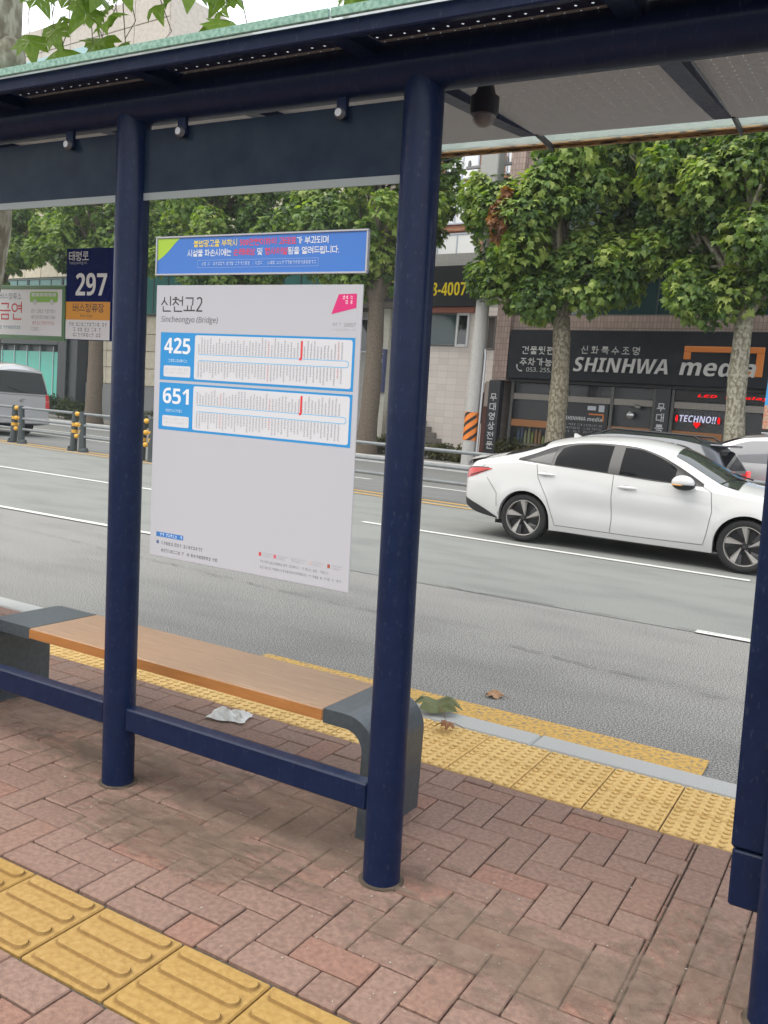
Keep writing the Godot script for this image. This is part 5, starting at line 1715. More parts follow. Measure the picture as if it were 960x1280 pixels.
func near_tree() -> void:
	var o := thing("plane_tree", "near plane tree at the upper left whose big leaves hang over the shelter roof", "tree", Vector3(-5.26, 0, -3.60))
	var t := MB.new()
	var path := []
	var radii := []
	for i in 27:
		var y := -0.05 + i * 0.225
		path.append(Vector3(0.10 * y + 0.012 * sin(y * 2.6), y, 0.02 * cos(y * 3.7)))
		radii.append(0.205 - 0.004 * i + 0.010 * sin(i * 1.3) + (0.05 if i == 0 else 0.0) + 0.03 * exp(-pow((y - 3.38) / 0.12, 2.0)))
	t.tube(path, radii, 22)
	t.ball(Vector3(0.53, 3.36, 0.03), Vector3(0.085, 0.13, 0.09), 8)
	obj("trunk", t, M.bark, o)
	# boughs and single leaves
	var bough := MB.new()
	var ends := []
	for q in [[Vector3(0.42, 4.2, 0), Vector3(0.85, 4.35, 0.1), Vector3(1.42, 4.1, 0.15)], [Vector3(0.45, 4.5, 0), Vector3(1.2, 4.6, 0.0), Vector3(2.07, 4.15, 0.1)], [Vector3(0.47, 4.7, 0), Vector3(1.5, 4.7, -0.1), Vector3(2.87, 4.05, 0.0)]]:
		bough.tube([q[0], q[1], q[2]], [0.06, 0.035, 0.012], 8)
	obj("bough", bough, M.bark, o)
	var shapes := []
	for k in 5:
		shapes.append(leaf_mesh(1.0, 0.45, 20 + k).mesh())
	var spots := [[0.50, 3.52, 0], [0.58, 3.60, 1], [0.55, 3.36, 0], [0.64, 3.30, 1], [0.70, 3.48, 0], [0.78, 3.58, 0], [0.62, 3.68, 0], [0.73, 3.22, 1], [0.88, 3.50, 0], [0.96, 3.58, 0], [0.93, 3.36, 1], [1.02, 3.46, 0], [0.99, 3.27, 1], [1.08, 3.62, 0], [0.82, 3.70, 0], [1.35, 3.58, 0], [1.42, 3.46, 0], [1.52, 3.56, 0], [1.60, 3.38, 1], [1.66, 3.24, 1], [1.74, 3.50, 0], [1.80, 3.36, 0], [1.72, 3.60, 0], [1.86, 3.55, 0], [1.90, 3.26, 1], [1.48, 3.66, 0], [2.42, 3.46, 0], [2.50, 3.40, 0], [2.34, 3.52, 0], [2.55, 3.52, 0], [2.10, 3.62, 0], [0.46, 3.40, 0], [0.60, 3.44, 0], [0.80, 3.40, 0], [0.90, 3.66, 0], [1.05, 3.36, 0], [1.44, 3.60, 0], [1.68, 3.46, 0], [2.46, 3.58, 0]]
	var tw := MB.new()
	for s in spots:
		var at := Vector3(s[0] + 0.42, s[1] - 0.05, rng.randf_range(-0.15, 0.25))
		var up := Vector3(rng.randfn() * 0.5, 0.55, 0.75 + rng.randfn() * 0.4).normalized()
		var tip := Vector3(rng.randfn() * 0.45, -1.0, rng.randfn() * 0.3)
		tip = (tip - up * tip.dot(up)).normalized()
		var size := rng.randf_range(0.18, 0.26)
		var l := put("leaf", shapes[rng.randi() % 5], M.near_leaf, o)
		l.transform = Transform3D(Basis(up.cross(-tip), up, -tip) * Basis.from_scale(Vector3.ONE * size), at - tip * size * 0.4)
		tw.tube([at - tip * size * 0.4, at - tip * size * 0.8 + Vector3(0, 0.03, 0), Vector3(at.x * 0.98, 3.98 + 0.05 * at.x, 0.06)], [0.003, 0.003, 0.006], 4)
	obj("twigs", tw, M.bark_brown, o).set_meta("kind", "stuff")
	# upper crown, out of the picture
	var cl := []
	for k in 60:
		var d := Vector3(rng.randfn(), rng.randfn() * 0.7, rng.randfn()).normalized()
		cl.append([Vector3(0.3, 6.6, 0) + d * Vector3(2.6, 1.7, 2.2) * sqrt(rng.randf()), rng.randf_range(0.4, 0.7), rng.randf_range(0.1, 0.7)])
	leaf_cloud("crown", o, cl, 6000, 0.2, far_leaf(), M.leaf, GREENS, 601)

# ---------------------------------------------------------------- street furniture across the road
func far_street() -> void:
	# concrete utility pole
	var o := thing_far("utility_pole", "grey concrete utility pole with an orange and black striped band", "utility pole", -4.52, 0.1, 9.85)
	var b := MB.new()
	b.tube([Vector3(0, -0.2, 0), Vector3(0.12, 12.0, 0)], [0.225, 0.175], 24)
	obj("shaft", b, M.concrete, o)
	var band := MB.new()
	band.tube([Vector3(0.008, 0.78, 0), Vector3(0.016, 1.66, 0)], [0.229, 0.228], 32, false)
	var bo := obj("warning_band", band, M.orange_band if M.has("orange_band") else orange_band(), o)
	var st := MB.new()
	for k in 7:
		for i in 24:
			# slanting black stripes laid round the band
			var a0 := TAU * i / 24
			var a1 := TAU * (i + 1) / 24
			var rise := 0.36
			var y0 := 0.78 + 0.30 * k - 0.9 + rise * (a0 / TAU * 3.0)
			var y1 := 0.78 + 0.30 * k - 0.9 + rise * (a1 / TAU * 3.0)
			var P := func(a: float, y: float) -> Vector3: return Vector3(0.012 + cos(a) * 0.232, clampf(y, 0.785, 1.655), -sin(a) * 0.232)
			var m := (a0 + a1) / 2
			st.quad(P.call(a0, y0), P.call(a1, y1), P.call(a1, y1 + 0.12), P.call(a0, y0 + 0.12), Vector3(cos(m), 0, -sin(m)))
	obj("stripes", st, paint(0.02, 0.018, 0.016, 0.6), bo)
	var pipe := MB.new()
	pipe.tube([Vector3(0.31, -0.1, 0.05), Vector3(0.33, 3.4, 0.05), Vector3(0.30, 3.6, 0.05)], [0.035, 0.035, 0.035], 10)
	obj("cable_pipe", pipe, M.alu, o)
	for q in [[9.0, -0.5], [8.2, -0.35]]:
		var arm := MB.new()
		arm.span(Vector3(q[1] - 0.3, q[0], 0.2), Vector3(0.75, q[0] + 0.09, 0.28), 0.01)
		for x in [q[1] - 0.2, 0.1, 0.6]:
			arm.tube([Vector3(x, q[0] + 0.09, 0.24), Vector3(x, q[0] + 0.16, 0.24), Vector3(x, q[0] + 0.26, 0.24)], [0.05, 0.06, 0.03], 8)
		obj("cross_arm", arm, M.grey, o)
	var bx := MB.new()
	bx.span(Vector3(-0.05, 8.4, 0.25), Vector3(0.55, 10.4, 0.7), 0.03)
	obj("transformer_box", bx, paint(0.30, 0.30, 0.29, 0.6), o)
	# wires
	var wr := thing_far("overhead_wire", "thin black overhead wires strung from the utility pole", "wire", -4.5, 9.2, 9.6)
	for k in 3:
		var wb := MB.new()
		var pts := []
		var rr := []
		for i in 13:
			var t := i / 12.0
			pts.append(Vector3(-30.0 * t - 0.2 * k, -3.2 * t * (1.0 - t) + 0.35 * k, 0.1 * k))
			rr.append(0.014)
		wb.tube(pts, rr, 5)
		obj("wire", wb, M.black, wr)
	# median railing: paired posts and three pipes
	var pm := paint(0.045, 0.055, 0.058, 0.5)
	var ym := paint(0.62, 0.33, 0.03, 0.5)
	var us := [-19.0, -16.2, -13.45, -10.68, -7.93, -2.8, -0.22, 2.6, 5.3, 8.1]
	var names := {-13.45: "paired black and yellow median post nearest the left edge of the picture", -10.68: "paired black and yellow median post below the navy number plate", -7.93: "paired black and yellow median post between the left post and the timetable", -19.0: "paired black and yellow median post beyond the left edge, farthest from the viewer", -16.2: "paired black and yellow median post just past the left edge, beside the van", -2.8: "paired black and yellow median post behind the right half of the timetable", -0.22: "paired black and yellow median post behind the middle shelter post", 2.6: "paired black and yellow median post behind the rear wheel of the white sedan", 5.3: "paired black and yellow median post behind the front doors of the white sedan", 8.1: "paired black and yellow median post behind the bonnet of the white sedan"}
	var first: Node3D
	for u in us:
		if first:
			var c := copy(first, "median_post", names.get(u, "paired black and yellow median post hidden behind nearer things"))
			c.transform.origin = F(u, ROAD + 0.006, 0.0)
			continue
		first = thing_far("median_post", names[u], "railing post", u, ROAD + 0.006, 0.0, "posts of the median railing")
		for s in [-1.0, 1.0]:
			var p := MB.new()
			p.tube([Vector3(s * 0.225, 0, 0), Vector3(s * 0.225, 0.03, 0), Vector3(s * 0.19, 0.04, 0), Vector3(s * 0.155, 1.02, 0), Vector3(s * 0.15, 1.05, 0)], [0.15, 0.14, 0.098, 0.082, 0.05], 16)
			var po := obj("upright", p, pm, first)
			for q in [0.48, 0.66]:
				var rb := MB.new()
				rb.tube([Vector3(s * lerpf(0.19, 0.155, q), q, 0), Vector3(s * lerpf(0.19, 0.155, q + 0.1), q + 0.085, 0)], [0.0985 - 0.016 * q, 0.0975 - 0.016 * q], 16, false)
				obj("reflective_band", rb, ym, po)
		for y in [0.98, 0.70, 0.40]:
			var rf := MB.new()
			rf.ball(Vector3(0, y, 0.05), Vector3(0.085, 0.065, 0.06), 6)
			obj("reflector", rf, ym, first)
	var rl := mottled(301, 0.02, [[0.0, 0.13, 0.145, 0.155], [1.0, 0.20, 0.215, 0.225]], 2.0, 0.45)
	var rails := thing_far("median_railing", "grey three-pipe railing along the middle of the road", "railing", 0.0, ROAD, 0.0)
	for y in [1.00, 0.70, 0.405]:
		for k in us.size() - 1:
			var p := MB.new()
			p.tube([Vector3(us[k] + 0.02, y, 0), Vector3(us[k + 1] - 0.02, y, 0)], [0.036, 0.036], 12)
			obj("rail", p, rl, rails)
	var rr2 := MB.new()
	rr2.span(Vector3(-8.75, 0.30, 0.04), Vector3(-8.55, 0.45, 0.07), 0.01)
	obj("delineator", rr2, paint(0.6, 0.42, 0.22, 0.5), rails)
	# banner on a street lamp at the right edge
	var bn := thing_far("street_banner", "blue and orange hanging banner at the right edge of the picture", "banner", 4.52, 0.0, 9.7)
	var pole := MB.new()
	pole.cyl(Vector3(0.55, -0.1, 0), Vector3(0.55, 5.2, 0), 0.07, 14)
	obj("pole", pole, M.alu, bn)
	for q in [[3.5, 0.5], [1.75, 0.5]]:
		var arm := MB.new()
		arm.cyl(Vector3(0.55, q[0], 0), Vector3(-0.42, q[0], 0), 0.022, 8)
		obj("arm", arm, M.alu, bn)
	var cl := []
	for i in 9:
		var row := []
		for j in 7:
			row.append(Vector3(-0.42 + 0.82 * j / 6.0, 1.86 + 1.6 * i / 8.0, 0.03 * sin(j * 1.1 + i * 0.5)))
		cl.append(row)
	var up := MB.new()
	up.grid(cl.slice(3), func(_p): return Vector3(0, 0, 1))
	obj("cloth", up, paint(0.05, 0.33, 0.66, 0.7), bn)
	var lo := MB.new()
	lo.grid(cl.slice(0, 4), func(_p): return Vector3(0, 0, 1))
	obj("lower_cloth", lo, mottled(303, 0.02, [[0.0, 0.10, 0.20, 0.42], [0.4, 0.50, 0.48, 0.30], [0.55, 0.55, 0.12, 0.06], [1.0, 0.5, 0.5, 0.46]], 0.9, 0.7), bn)

func orange_band() -> StandardMaterial3D:
	M.orange_band = paint(0.72, 0.20, 0.025, 0.5)
	return M.orange_band

# ---------------------------------------------------------------- cars
# A body is a loft of cross-sections along x (forward). Curves are flat lists x, value, x, value ...
class Car:
	var s: Dictionary
	var arch := []            # [x, y, radius]

	func cv(a: Array, x: float) -> float:
		var n := a.size() / 2
		if x <= a[0]: return a[1]
		if x >= a[2 * n - 2]: return a[2 * n - 1]
		var i := 0
		while x > a[2 * i + 2]: i += 1
		var x0: float = a[2 * i]
		var x1: float = a[2 * i + 2]
		var y0: float = a[2 * i + 1]
		var y1: float = a[2 * i + 3]
		var d := (y1 - y0) / (x1 - x0)
		var m0 := d
		var m1 := d
		if i > 0:
			var dp: float = (y0 - a[2 * i - 1]) / (x0 - a[2 * i - 2])
			m0 = 0.0 if dp * d <= 0.0 else 2.0 * dp * d / (dp + d)
		if i < n - 2:
			var dn: float = (a[2 * i + 5] - y1) / (a[2 * i + 4] - x1)
			m1 = 0.0 if dn * d <= 0.0 else 2.0 * dn * d / (dn + d)
		var t := (x - x0) / (x1 - x0)
		var h := x1 - x0
		return y0 * (2 * t * t * t - 3 * t * t + 1) + h * m0 * (t * t * t - 2 * t * t + t) + y1 * (3 * t * t - 2 * t * t * t) + h * m1 * (t * t * t - t * t)

	func low(x: float) -> float:
		var y := cv(s.low, x)
		for a in arch:
			var d: float = absf(x - a[0])
			if d < a[2]:
				y = maxf(y, a[1] + sqrt(a[2] * a[2] - d * d))
		return y

	func halfwidth(x: float, y: float) -> float:      # of the side, from sill to roof edge
		var w := cv(s.w, x)
		var yb := cv(s.belt, x)
		var ye := cv(s.edge, x)
		var yl := cv(s.low, x)
		if y <= yb:
			var t := clampf((y - yl) / maxf(yb - yl, 0.01), 0.0, 1.0)
			var crease: float = s.get("crease", 0.010)
			var k := 1.0 - 0.075 * pow(absf(t - 0.55) / 0.55, 2.4)
			# sculpted flank: hollow below the crease line
			k -= crease * exp(-pow((t - 0.42) / 0.13, 2.0)) * clampf((x - 0.25) * 2.0, 0.0, 1.0) * clampf((2.4 - x) * 2.0, 0.0, 1.0)
			# wheel arches swell a little
			for a in arch:
				var d := Vector2(x - a[0], y - a[1]).length()
				k += 0.016 * exp(-pow((d - a[2] - 0.03) / 0.10, 2.0))
			return w * k
		var we := minf(cv(s.wedge, x), w)
		var wb := halfwidth(x, yb)
		var t2 := clampf((y - yb) / maxf(ye - yb, 0.01), 0.0, 1.0)
		return lerpf(wb, we, t2) + 0.03 * sin(PI * t2) * clampf((ye - yb) * 3.0, 0.0, 1.0)

	func roof(x: float, t: float) -> Vector2:          # from the roof edge (t = 0) over the middle line (t = 1): (y, half width)
		var ye := maxf(cv(s.edge, x), cv(s.belt, x))
		var yt := maxf(cv(s.top, x), ye)
		var we := halfwidth(x, ye)
		var an := t * PI / 2
		return Vector2(ye + (yt - ye) * sin(an), we * cos(an)) if false else Vector2(ye + (yt - ye) * (1.0 - pow(1.0 - t, 2.2)), we * (1.0 - t))

	func rake(x: float, y: float) -> float:
		var k: float = s.get("rake", 0.0)
		return x + k * maxf(0.0, y - s.get("rake_y", 0.9)) * clampf(1.0 - (x - s.x0) / 1.2, 0.0, 1.0)

	func stations() -> Array:
		var xs := []
		var x: float = s.x0
		while x < s.x1:
			xs.append(x)
			var near := minf(x - s.x0, s.x1 - x)
			x += 0.025 if near < 0.3 else 0.06
		xs.append(s.x1)
		for a in arch:
			for k in 17:
				xs.append(a[0] + a[2] * cos(PI * k / 16.0) * 0.9995)
			xs.append(a[0] - a[2] - 0.001)
			xs.append(a[0] + a[2] + 0.001)
		xs.sort()
		var out := [xs[0]]
		for q in xs:
			if q - out[-1] > 0.0008 and q >= s.x0 and q <= s.x1:
				out.append(q)
		return out

	func body() -> MB:
		var b := MB.new()
		var xs := stations()
		for side: float in [1.0, -1.0]:
			var lower := []
			var upper := []
			var top := []
			for x in xs:
				var yl := low(x)
				var yb := maxf(cv(s.belt, x), yl + 0.01)
				var ye := maxf(cv(s.edge, x), yb)
				var r1 := []
				for k in 15:
					var y := lerpf(yl, yb, k / 14.0)
					r1.append(Vector3(rake(x, y), y, halfwidth(x, y) * side))
				lower.append(r1)
				var r2 := []
				for k in 11:
					var y := lerpf(yb, ye, k / 10.0)
					r2.append(Vector3(rake(x, y), y, halfwidth(x, y) * side))
				upper.append(r2)
				var r3 := []
				for k in 9:
					var q := roof(x, k / 8.0)
					r3.append(Vector3(rake(x, q.x), q.x, q.y * side))
				top.append(r3)
			b.grid(lower, func(_p): return Vector3(0, 0, side))
			b.grid(upper, func(_p): return Vector3(0, 0.15, side))
			b.grid(top, func(_p): return Vector3(0, 1, 0.1 * side))
			# rolled inner lip of the arches and underside
			var lip := []
			for x in xs:
				var yl := low(x)
				var z := halfwidth(x, yl)
				lip.append([Vector3(rake(x, yl), yl, z * side), Vector3(rake(x, yl), yl, maxf(0.0, z - 0.09) * side)])
			b.grid(lip, func(_p): return Vector3(0, -1, 0))
		# ends
		for x in [s.x0, s.x1]:
			var ring := []
			var yl := low(x)
			var ye := maxf(cv(s.edge, x), cv(s.belt, x))
			for k in 15:
				var y := lerpf(yl, ye, k / 14.0)
				ring.append(Vector2(y, halfwidth(x, y)))
			for k in 9:
				ring.append(roof(x, k / 8.0))
			for k in ring.size() - 1:
				var p: Vector2 = ring[k]
				var q: Vector2 = ring[k + 1]
				b.quad(Vector3(rake(x, p.x), p.x, p.y), Vector3(rake(x, q.x), q.x, q.y), Vector3(rake(x, q.x), q.x, -q.y), Vector3(rake(x, p.x), p.x, -p.y), Vector3(signf(x - 1.0), 0, 0))
		return b

	func side_patch(b: MB, x0: float, x1: float, up: Array, dn: Array, off: float, sides := [1.0, -1.0], n := 32, rows := 10) -> void:
		for side in sides:
			var g := []
			for i in n + 1:
				var x := lerpf(x0, x1, float(i) / n)
				var y1 := cv(up, x)
				var y0 := minf(cv(dn, x), y1)
				var row := []
				for k in rows + 1:
					var y := lerpf(y0, y1, float(k) / rows)
					row.append(Vector3(rake(x, y), y, (halfwidth(x, y) + off) * side))
				g.append(row)
			b.grid(g, func(_p): return Vector3(0, 0.1, side))

	func top_patch(b: MB, xs: Array, t_from: float, off: float, inset := 0.0) -> void:
		var g := []
		for x in xs:
			var row := []
			for k in 17:
				var q := -1.0 + k / 8.0
				var p := roof(x, lerpf(t_from, 1.0, 1.0 - absf(q)))
				row.append(Vector3(rake(x, p.x), p.x + off, p.y * signf(q)))
			g.append(row)
		b.grid(g, func(_p): return Vector3(0, 1, 0))

	func seam(b: MB, pts: Array, w: float, off := 0.002) -> void:      # thin dark line on the flank, pts in (x, y)
		for side: float in [1.0, -1.0]:
			for i in pts.size() - 1:
				var n := 6
				for k in n:
					var p: Vector2 = pts[i].lerp(pts[i + 1], float(k) / n)
					var q: Vector2 = pts[i].lerp(pts[i + 1], float(k + 1) / n)
					var s2 := (q - p).normalized().orthogonal() * w / 2
					var P := func(a: Vector2) -> Vector3: return Vector3(rake(a.x, a.y), a.y, (halfwidth(a.x, a.y) + off) * side)
					b.quad(P.call(p + s2), P.call(q + s2), P.call(q - s2), P.call(p - s2), Vector3(0, 0, side))

func wheel(o: Node3D, at: Vector3, r: float, width: float, side: float, style: int) -> void:
	# side +1 shows its face to +z
	var t := MB.new()
	var z := at.z
	var prof := [[0.0, r * 0.74], [0.008, r * 0.80], [0.012, r * 0.88], [0.004, r * 0.965], [-0.014, r], [-width + 0.014, r], [-width, r * 0.95], [-width, r * 0.6]]
	var g := []
	for q in prof:
		var row := []
		for k in 41:
			var an := TAU * k / 40
			row.append(Vector3(at.x + cos(an) * q[1], at.y + sin(an) * q[1], z + q[0] * side))
		g.append(row)
	t.grid(g, func(p: Vector3) -> Vector3: return Vector3(p.x - at.x, p.y - at.y, 0.35 * side * (p.z - z + width * side * 0.5) / width))
	var ty := obj("wheel", t, M.tyre, o)
	var d := MB.new()
	d.tube([Vector3(at.x, at.y, z - 0.09 * side), Vector3(at.x, at.y, z - 0.075 * side)], [r * 0.74, r * 0.74], 32)
	obj("rim_barrel", d, paint(0.03, 0.03, 0.032, 0.5, 0.4), ty)
	var rg := MB.new()
	var gg := []
	for q in [[-0.06, 0.70], [0.001, 0.715], [0.004, 0.735], [0.0, 0.752]]:
		var row := []
		for k in 41:
			var an := TAU * k / 40
			row.append(Vector3(at.x + cos(an) * q[1] * r, at.y + sin(an) * q[1] * r, z + q[0] * side))
		gg.append(row)
	rg.grid(gg, func(_p): return Vector3(0, 0, side))
	obj("rim", rg, M.rim_light, ty)
	var lt := MB.new()
	var dk := MB.new()
	for k in 5:
		var a := TAU * k / 5 + 0.25
		var P := func(rr: float, da: float, zz: float) -> Vector3: return Vector3(at.x + cos(a + da * side) * rr * r, at.y + sin(a + da * side) * rr * r, z + zz * side)
		var f := Vector3(0, 0, side)
		if style == 0:
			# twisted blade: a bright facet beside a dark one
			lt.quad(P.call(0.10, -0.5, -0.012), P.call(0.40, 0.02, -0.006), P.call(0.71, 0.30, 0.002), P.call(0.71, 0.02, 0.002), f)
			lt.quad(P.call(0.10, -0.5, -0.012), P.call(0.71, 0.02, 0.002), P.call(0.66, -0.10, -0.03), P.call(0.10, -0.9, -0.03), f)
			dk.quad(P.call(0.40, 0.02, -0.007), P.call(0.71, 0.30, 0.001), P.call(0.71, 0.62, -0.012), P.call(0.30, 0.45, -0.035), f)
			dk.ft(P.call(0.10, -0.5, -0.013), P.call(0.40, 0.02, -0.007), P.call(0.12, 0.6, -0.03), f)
		else:
			for e in [-0.13, 0.13]:
				lt.quad(P.call(0.12, e * 2.5, -0.02), P.call(0.71, e + 0.05, 0.0), P.call(0.71, e - 0.05, 0.0), P.call(0.12, e * 2.5 - 0.4, -0.02), f)
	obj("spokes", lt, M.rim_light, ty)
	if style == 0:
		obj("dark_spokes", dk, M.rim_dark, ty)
	var hub := MB.new()
	hub.tube([Vector3(at.x, at.y, z - 0.05 * side), Vector3(at.x, at.y, z - 0.004 * side), Vector3(at.x, at.y, z)], [r * 0.13, r * 0.12, r * 0.09], 20)
	obj("hub_cap", hub, M.rim_dark, ty)

func under(o: Node3D, c: Car, y1: float) -> void:
	var b := MB.new()
	b.span(Vector3(c.s.x0 + 0.45, 0.17, -0.60), Vector3(c.s.x1 - 0.45, y1, 0.60))
	for a in c.arch:        # dark liners of the wheel wells
		var g := []
		for k in 17:
			var an := PI * k / 16.0
			var row := []
			for q in [0.60, 0.92]:
				row.append(Vector3(a[0] + cos(an) * (a[2] + 0.01), a[1] + sin(an) * (a[2] + 0.01), q))
			g.append(row)
		var g2 := []
		for row in g:
			g2.append([row[0] * Vector3(1, 1, -1), row[1] * Vector3(1, 1, -1) + Vector3(0, 0, 0.03)])
			row[1].z -= 0.03
		var rs := MB.new()
		b.grid(g, func(_p): return Vector3(0, -1, 0))
		b.grid(g2, func(_p): return Vector3(0, -1, 0))
	obj("underbody", b, paint(0.010, 0.010, 0.011, 0.8), o)

func car_paint(r: float, g: float, b: float, metal := 0.0) -> StandardMaterial3D:
	var m := paint(r, g, b, 0.32, metal)
	m.clearcoat_enabled = true
	m.clearcoat = 0.9
	m.clearcoat_roughness = 0.04
	return m

func traffic() -> void:
	sedan()
	suv()
	silver_car()
	van()

func sedan() -> void:
	var K := 1.044
	var o := thing("sedan", "white four-door sedan passing in the middle lane with dark tinted windows", "car", Vector3(-4.27, ROAD + 0.016, -11.47 - 0.925 * K), Basis.from_scale(Vector3.ONE * K))
	var c := Car.new()
	c.s = {
		"x0": -0.955, "x1": 3.66,
		"top": [-0.955, 0.96, -0.93, 1.005, -0.86, 1.045, -0.7, 1.095, -0.29, 1.205, 0.124, 1.362, 0.45, 1.43, 0.8, 1.464, 1.16, 1.472, 1.5, 1.445, 1.83, 1.372, 2.25, 1.185, 2.62, 1.015, 2.8, 0.985, 3.1, 0.93, 3.35, 0.855, 3.55, 0.73, 3.66, 0.58],
		"edge": [-0.955, 0.90, -0.8, 0.99, -0.55, 1.045, -0.2, 1.135, 0.2, 1.265, 0.55, 1.355, 0.95, 1.395, 1.3, 1.385, 1.6, 1.335, 1.9, 1.215, 2.2, 1.06, 2.42, 0.96, 2.8, 0.905, 3.1, 0.86, 3.4, 0.76, 3.6, 0.62, 3.66, 0.52],
		"belt": [-0.955, 0.86, -0.75, 0.93, -0.4, 0.995, -0.05, 1.03, 0.35, 1.02, 1.1, 0.985, 1.8, 0.945, 2.3, 0.90, 2.8, 0.85, 3.2, 0.77, 3.5, 0.64, 3.66, 0.50],
		"low": [-0.955, 0.40, -0.9, 0.36, -0.7, 0.30, -0.37, 0.25, 0.36, 0.195, 2.38, 0.185, 3.1, 0.20, 3.5, 0.20, 3.66, 0.26],
		"w": [-0.955, 0.60, -0.93, 0.70, -0.86, 0.79, -0.7, 0.86, -0.4, 0.905, 0.0, 0.922, 1.2, 0.925, 2.5, 0.922, 3.0, 0.90, 3.3, 0.84, 3.5, 0.73, 3.6, 0.62, 3.66, 0.52],
		"wedge": [-0.955, 0.56, -0.8, 0.68, -0.5, 0.72, -0.1, 0.66, 0.3, 0.61, 0.8, 0.60, 1.4, 0.60, 1.8, 0.64, 2.3, 0.73, 2.6, 0.78, 3.1, 0.74, 3.5, 0.58, 3.66, 0.46],
		"crease": 0.026,
	}
	c.arch = [[0.0, 0.315, 0.355], [2.735, 0.315, 0.355]]
	var white := car_paint(0.56, 0.56, 0.56)
	obj("body", c.body(), white, o)
	under(o, c, 0.78)
	for x in [0.0, 2.735]:
		for side: float in [1.0, -1.0]:
			wheel(o, Vector3(x, 0.312, 0.895 * side), 0.312, 0.21, side, 0)
	# glass
	var trim := MB.new()
	c.side_patch(trim, -0.16, 2.20, [-0.16, 1.085, 0.0, 1.15, 0.28, 1.275, 0.6, 1.345, 0.98, 1.368, 1.3, 1.355, 1.6, 1.285, 1.83, 1.185, 2.05, 1.07, 2.20, 0.985], [-0.16, 1.06, 0.3, 1.032, 1.1, 0.995, 1.8, 0.958, 2.2, 0.955], 0.005, [1.0, -1.0], 70)
	obj("window_trim", trim, paint(0.018, 0.018, 0.020, 0.25), o)
	var panes := [[0.35, 1.045, [0.35, 1.15, 0.40, 1.262, 0.6, 1.322, 0.85, 1.345, 1.045, 1.345], [0.35, 1.045, 1.045, 1.012]], [1.19, 1.86, [1.19, 1.336, 1.35, 1.328, 1.6, 1.262, 1.75, 1.195, 1.86, 1.13], [1.19, 1.006, 1.86, 0.972]]]
	for q in panes:
		var w := MB.new()
		c.side_patch(w, q[0], q[1], q[2], q[3], 0.0095)
		obj("side_window", w, M.car_glass, o)
	var qw := MB.new()
	c.side_patch(qw, -0.11, 0.31, [-0.11, 1.082, 0.0, 1.132, 0.28, 1.252, 0.31, 1.255], [-0.11, 1.075, 0.31, 1.050], 0.0095)
	obj("quarter_window", qw, paint(0.03, 0.031, 0.034, 0.12), o)
	var ws := MB.new()
	var xs := []
	for k in 15:
		xs.append(lerpf(1.80, 2.58, k / 14.0))
	c.top_patch(ws, xs, 0.06, 0.006)
	obj("windshield", ws, paint(0.035, 0.042, 0.038, 0.04), o)
	var rw := MB.new()
	xs = []
	for k in 13:
		xs.append(lerpf(-0.42, 0.10, k / 12.0))
	c.top_patch(rw, xs, 0.10, 0.005)
	obj("rear_window", rw, M.car_glass, o)
	# wipers, seams, handles, lamps
	var wp := MB.new()
	for q in [[2.57, -0.5, 2.36, 0.05], [2.57, 0.1, 2.38, 0.6]]:
		wp.tube([Vector3(q[0], c.roof(q[0], 0.6).x + 0.02, q[1]), Vector3(q[2], c.roof(q[2], 0.5).x + 0.035, q[3])], [0.012, 0.008], 6)
	obj("wiper", wp, M.black, o)
	var seam_dark := paint(0.10, 0.10, 0.10, 0.6)
	for pts in [[Vector2(1.128, 1.0), Vector2(1.135, 0.7), Vector2(1.16, 0.42), Vector2(1.15, 0.27)], [Vector2(2.10, 1.0), Vector2(2.30, 0.90), Vector2(2.335, 0.68), Vector2(2.30, 0.40), Vector2(2.27, 0.27)], [Vector2(0.12, 1.03), Vector2(0.16, 0.86), Vector2(0.30, 0.62), Vector2(0.41, 0.34), Vector2(0.43, 0.27)], [Vector2(0.43, 0.268), Vector2(1.4, 0.258), Vector2(2.27, 0.268)], [Vector2(-0.56, 1.02), Vector2(-0.66, 0.92)], [Vector2(-0.56, 0.79), Vector2(-0.40, 0.60), Vector2(-0.385, 0.42)]]:
		var sm := MB.new()
		c.seam(sm, pts, 0.007)
		obj("door_seam", sm, seam_dark, o)
	for x in [0.27, 1.32]:
		for side: float in [1.0, -1.0]:
			var h := MB.new()
			var y: float = 0.912 if x < 1.0 else 0.850
			var z := c.halfwidth(x, y) + 0.016
			h.ball(Vector3(x, y, z * side), Vector3(0.118, 0.020, 0.020), 8)
			obj("door_handle", h, white, o)
			var cup := MB.new()
			c.side_patch(cup, x - 0.09, x + 0.05, [x - 0.09, y, x - 0.02, y + 0.034, x + 0.05, y], [x - 0.09, y, x - 0.02, y - 0.034, x + 0.05, y], 0.002, [side])
			obj("handle_recess", cup, paint(0.42, 0.42, 0.42, 0.4), o)
	for side: float in [1.0, -1.0]:
		var m := MB.new()
		var z := 0.98 * side
		m.ball(Vector3(1.985, 0.985, z), Vector3(0.135, 0.088, 0.095), 10)
		var mo := obj("mirror", m, white, o)
		var mf := MB.new()
		mf.ball(Vector3(1.995, 0.955, z), Vector3(0.132, 0.062, 0.093), 10, -90, 8)
		mf.tube([Vector3(2.04, 0.955, 0.98 * side), Vector3(2.07, 0.965, 0.86 * side)], [0.035, 0.045], 8)
		obj("mirror_foot", mf, M.black, mo)
		var bl := MB.new()
		bl.ball(Vector3(1.955, 0.955, z + 0.012 * side), Vector3(0.10, 0.014, 0.093), 8)
		obj("turn_signal", bl, paint(0.6, 0.28, 0.04, 0.2), mo)
	var tl := MB.new()
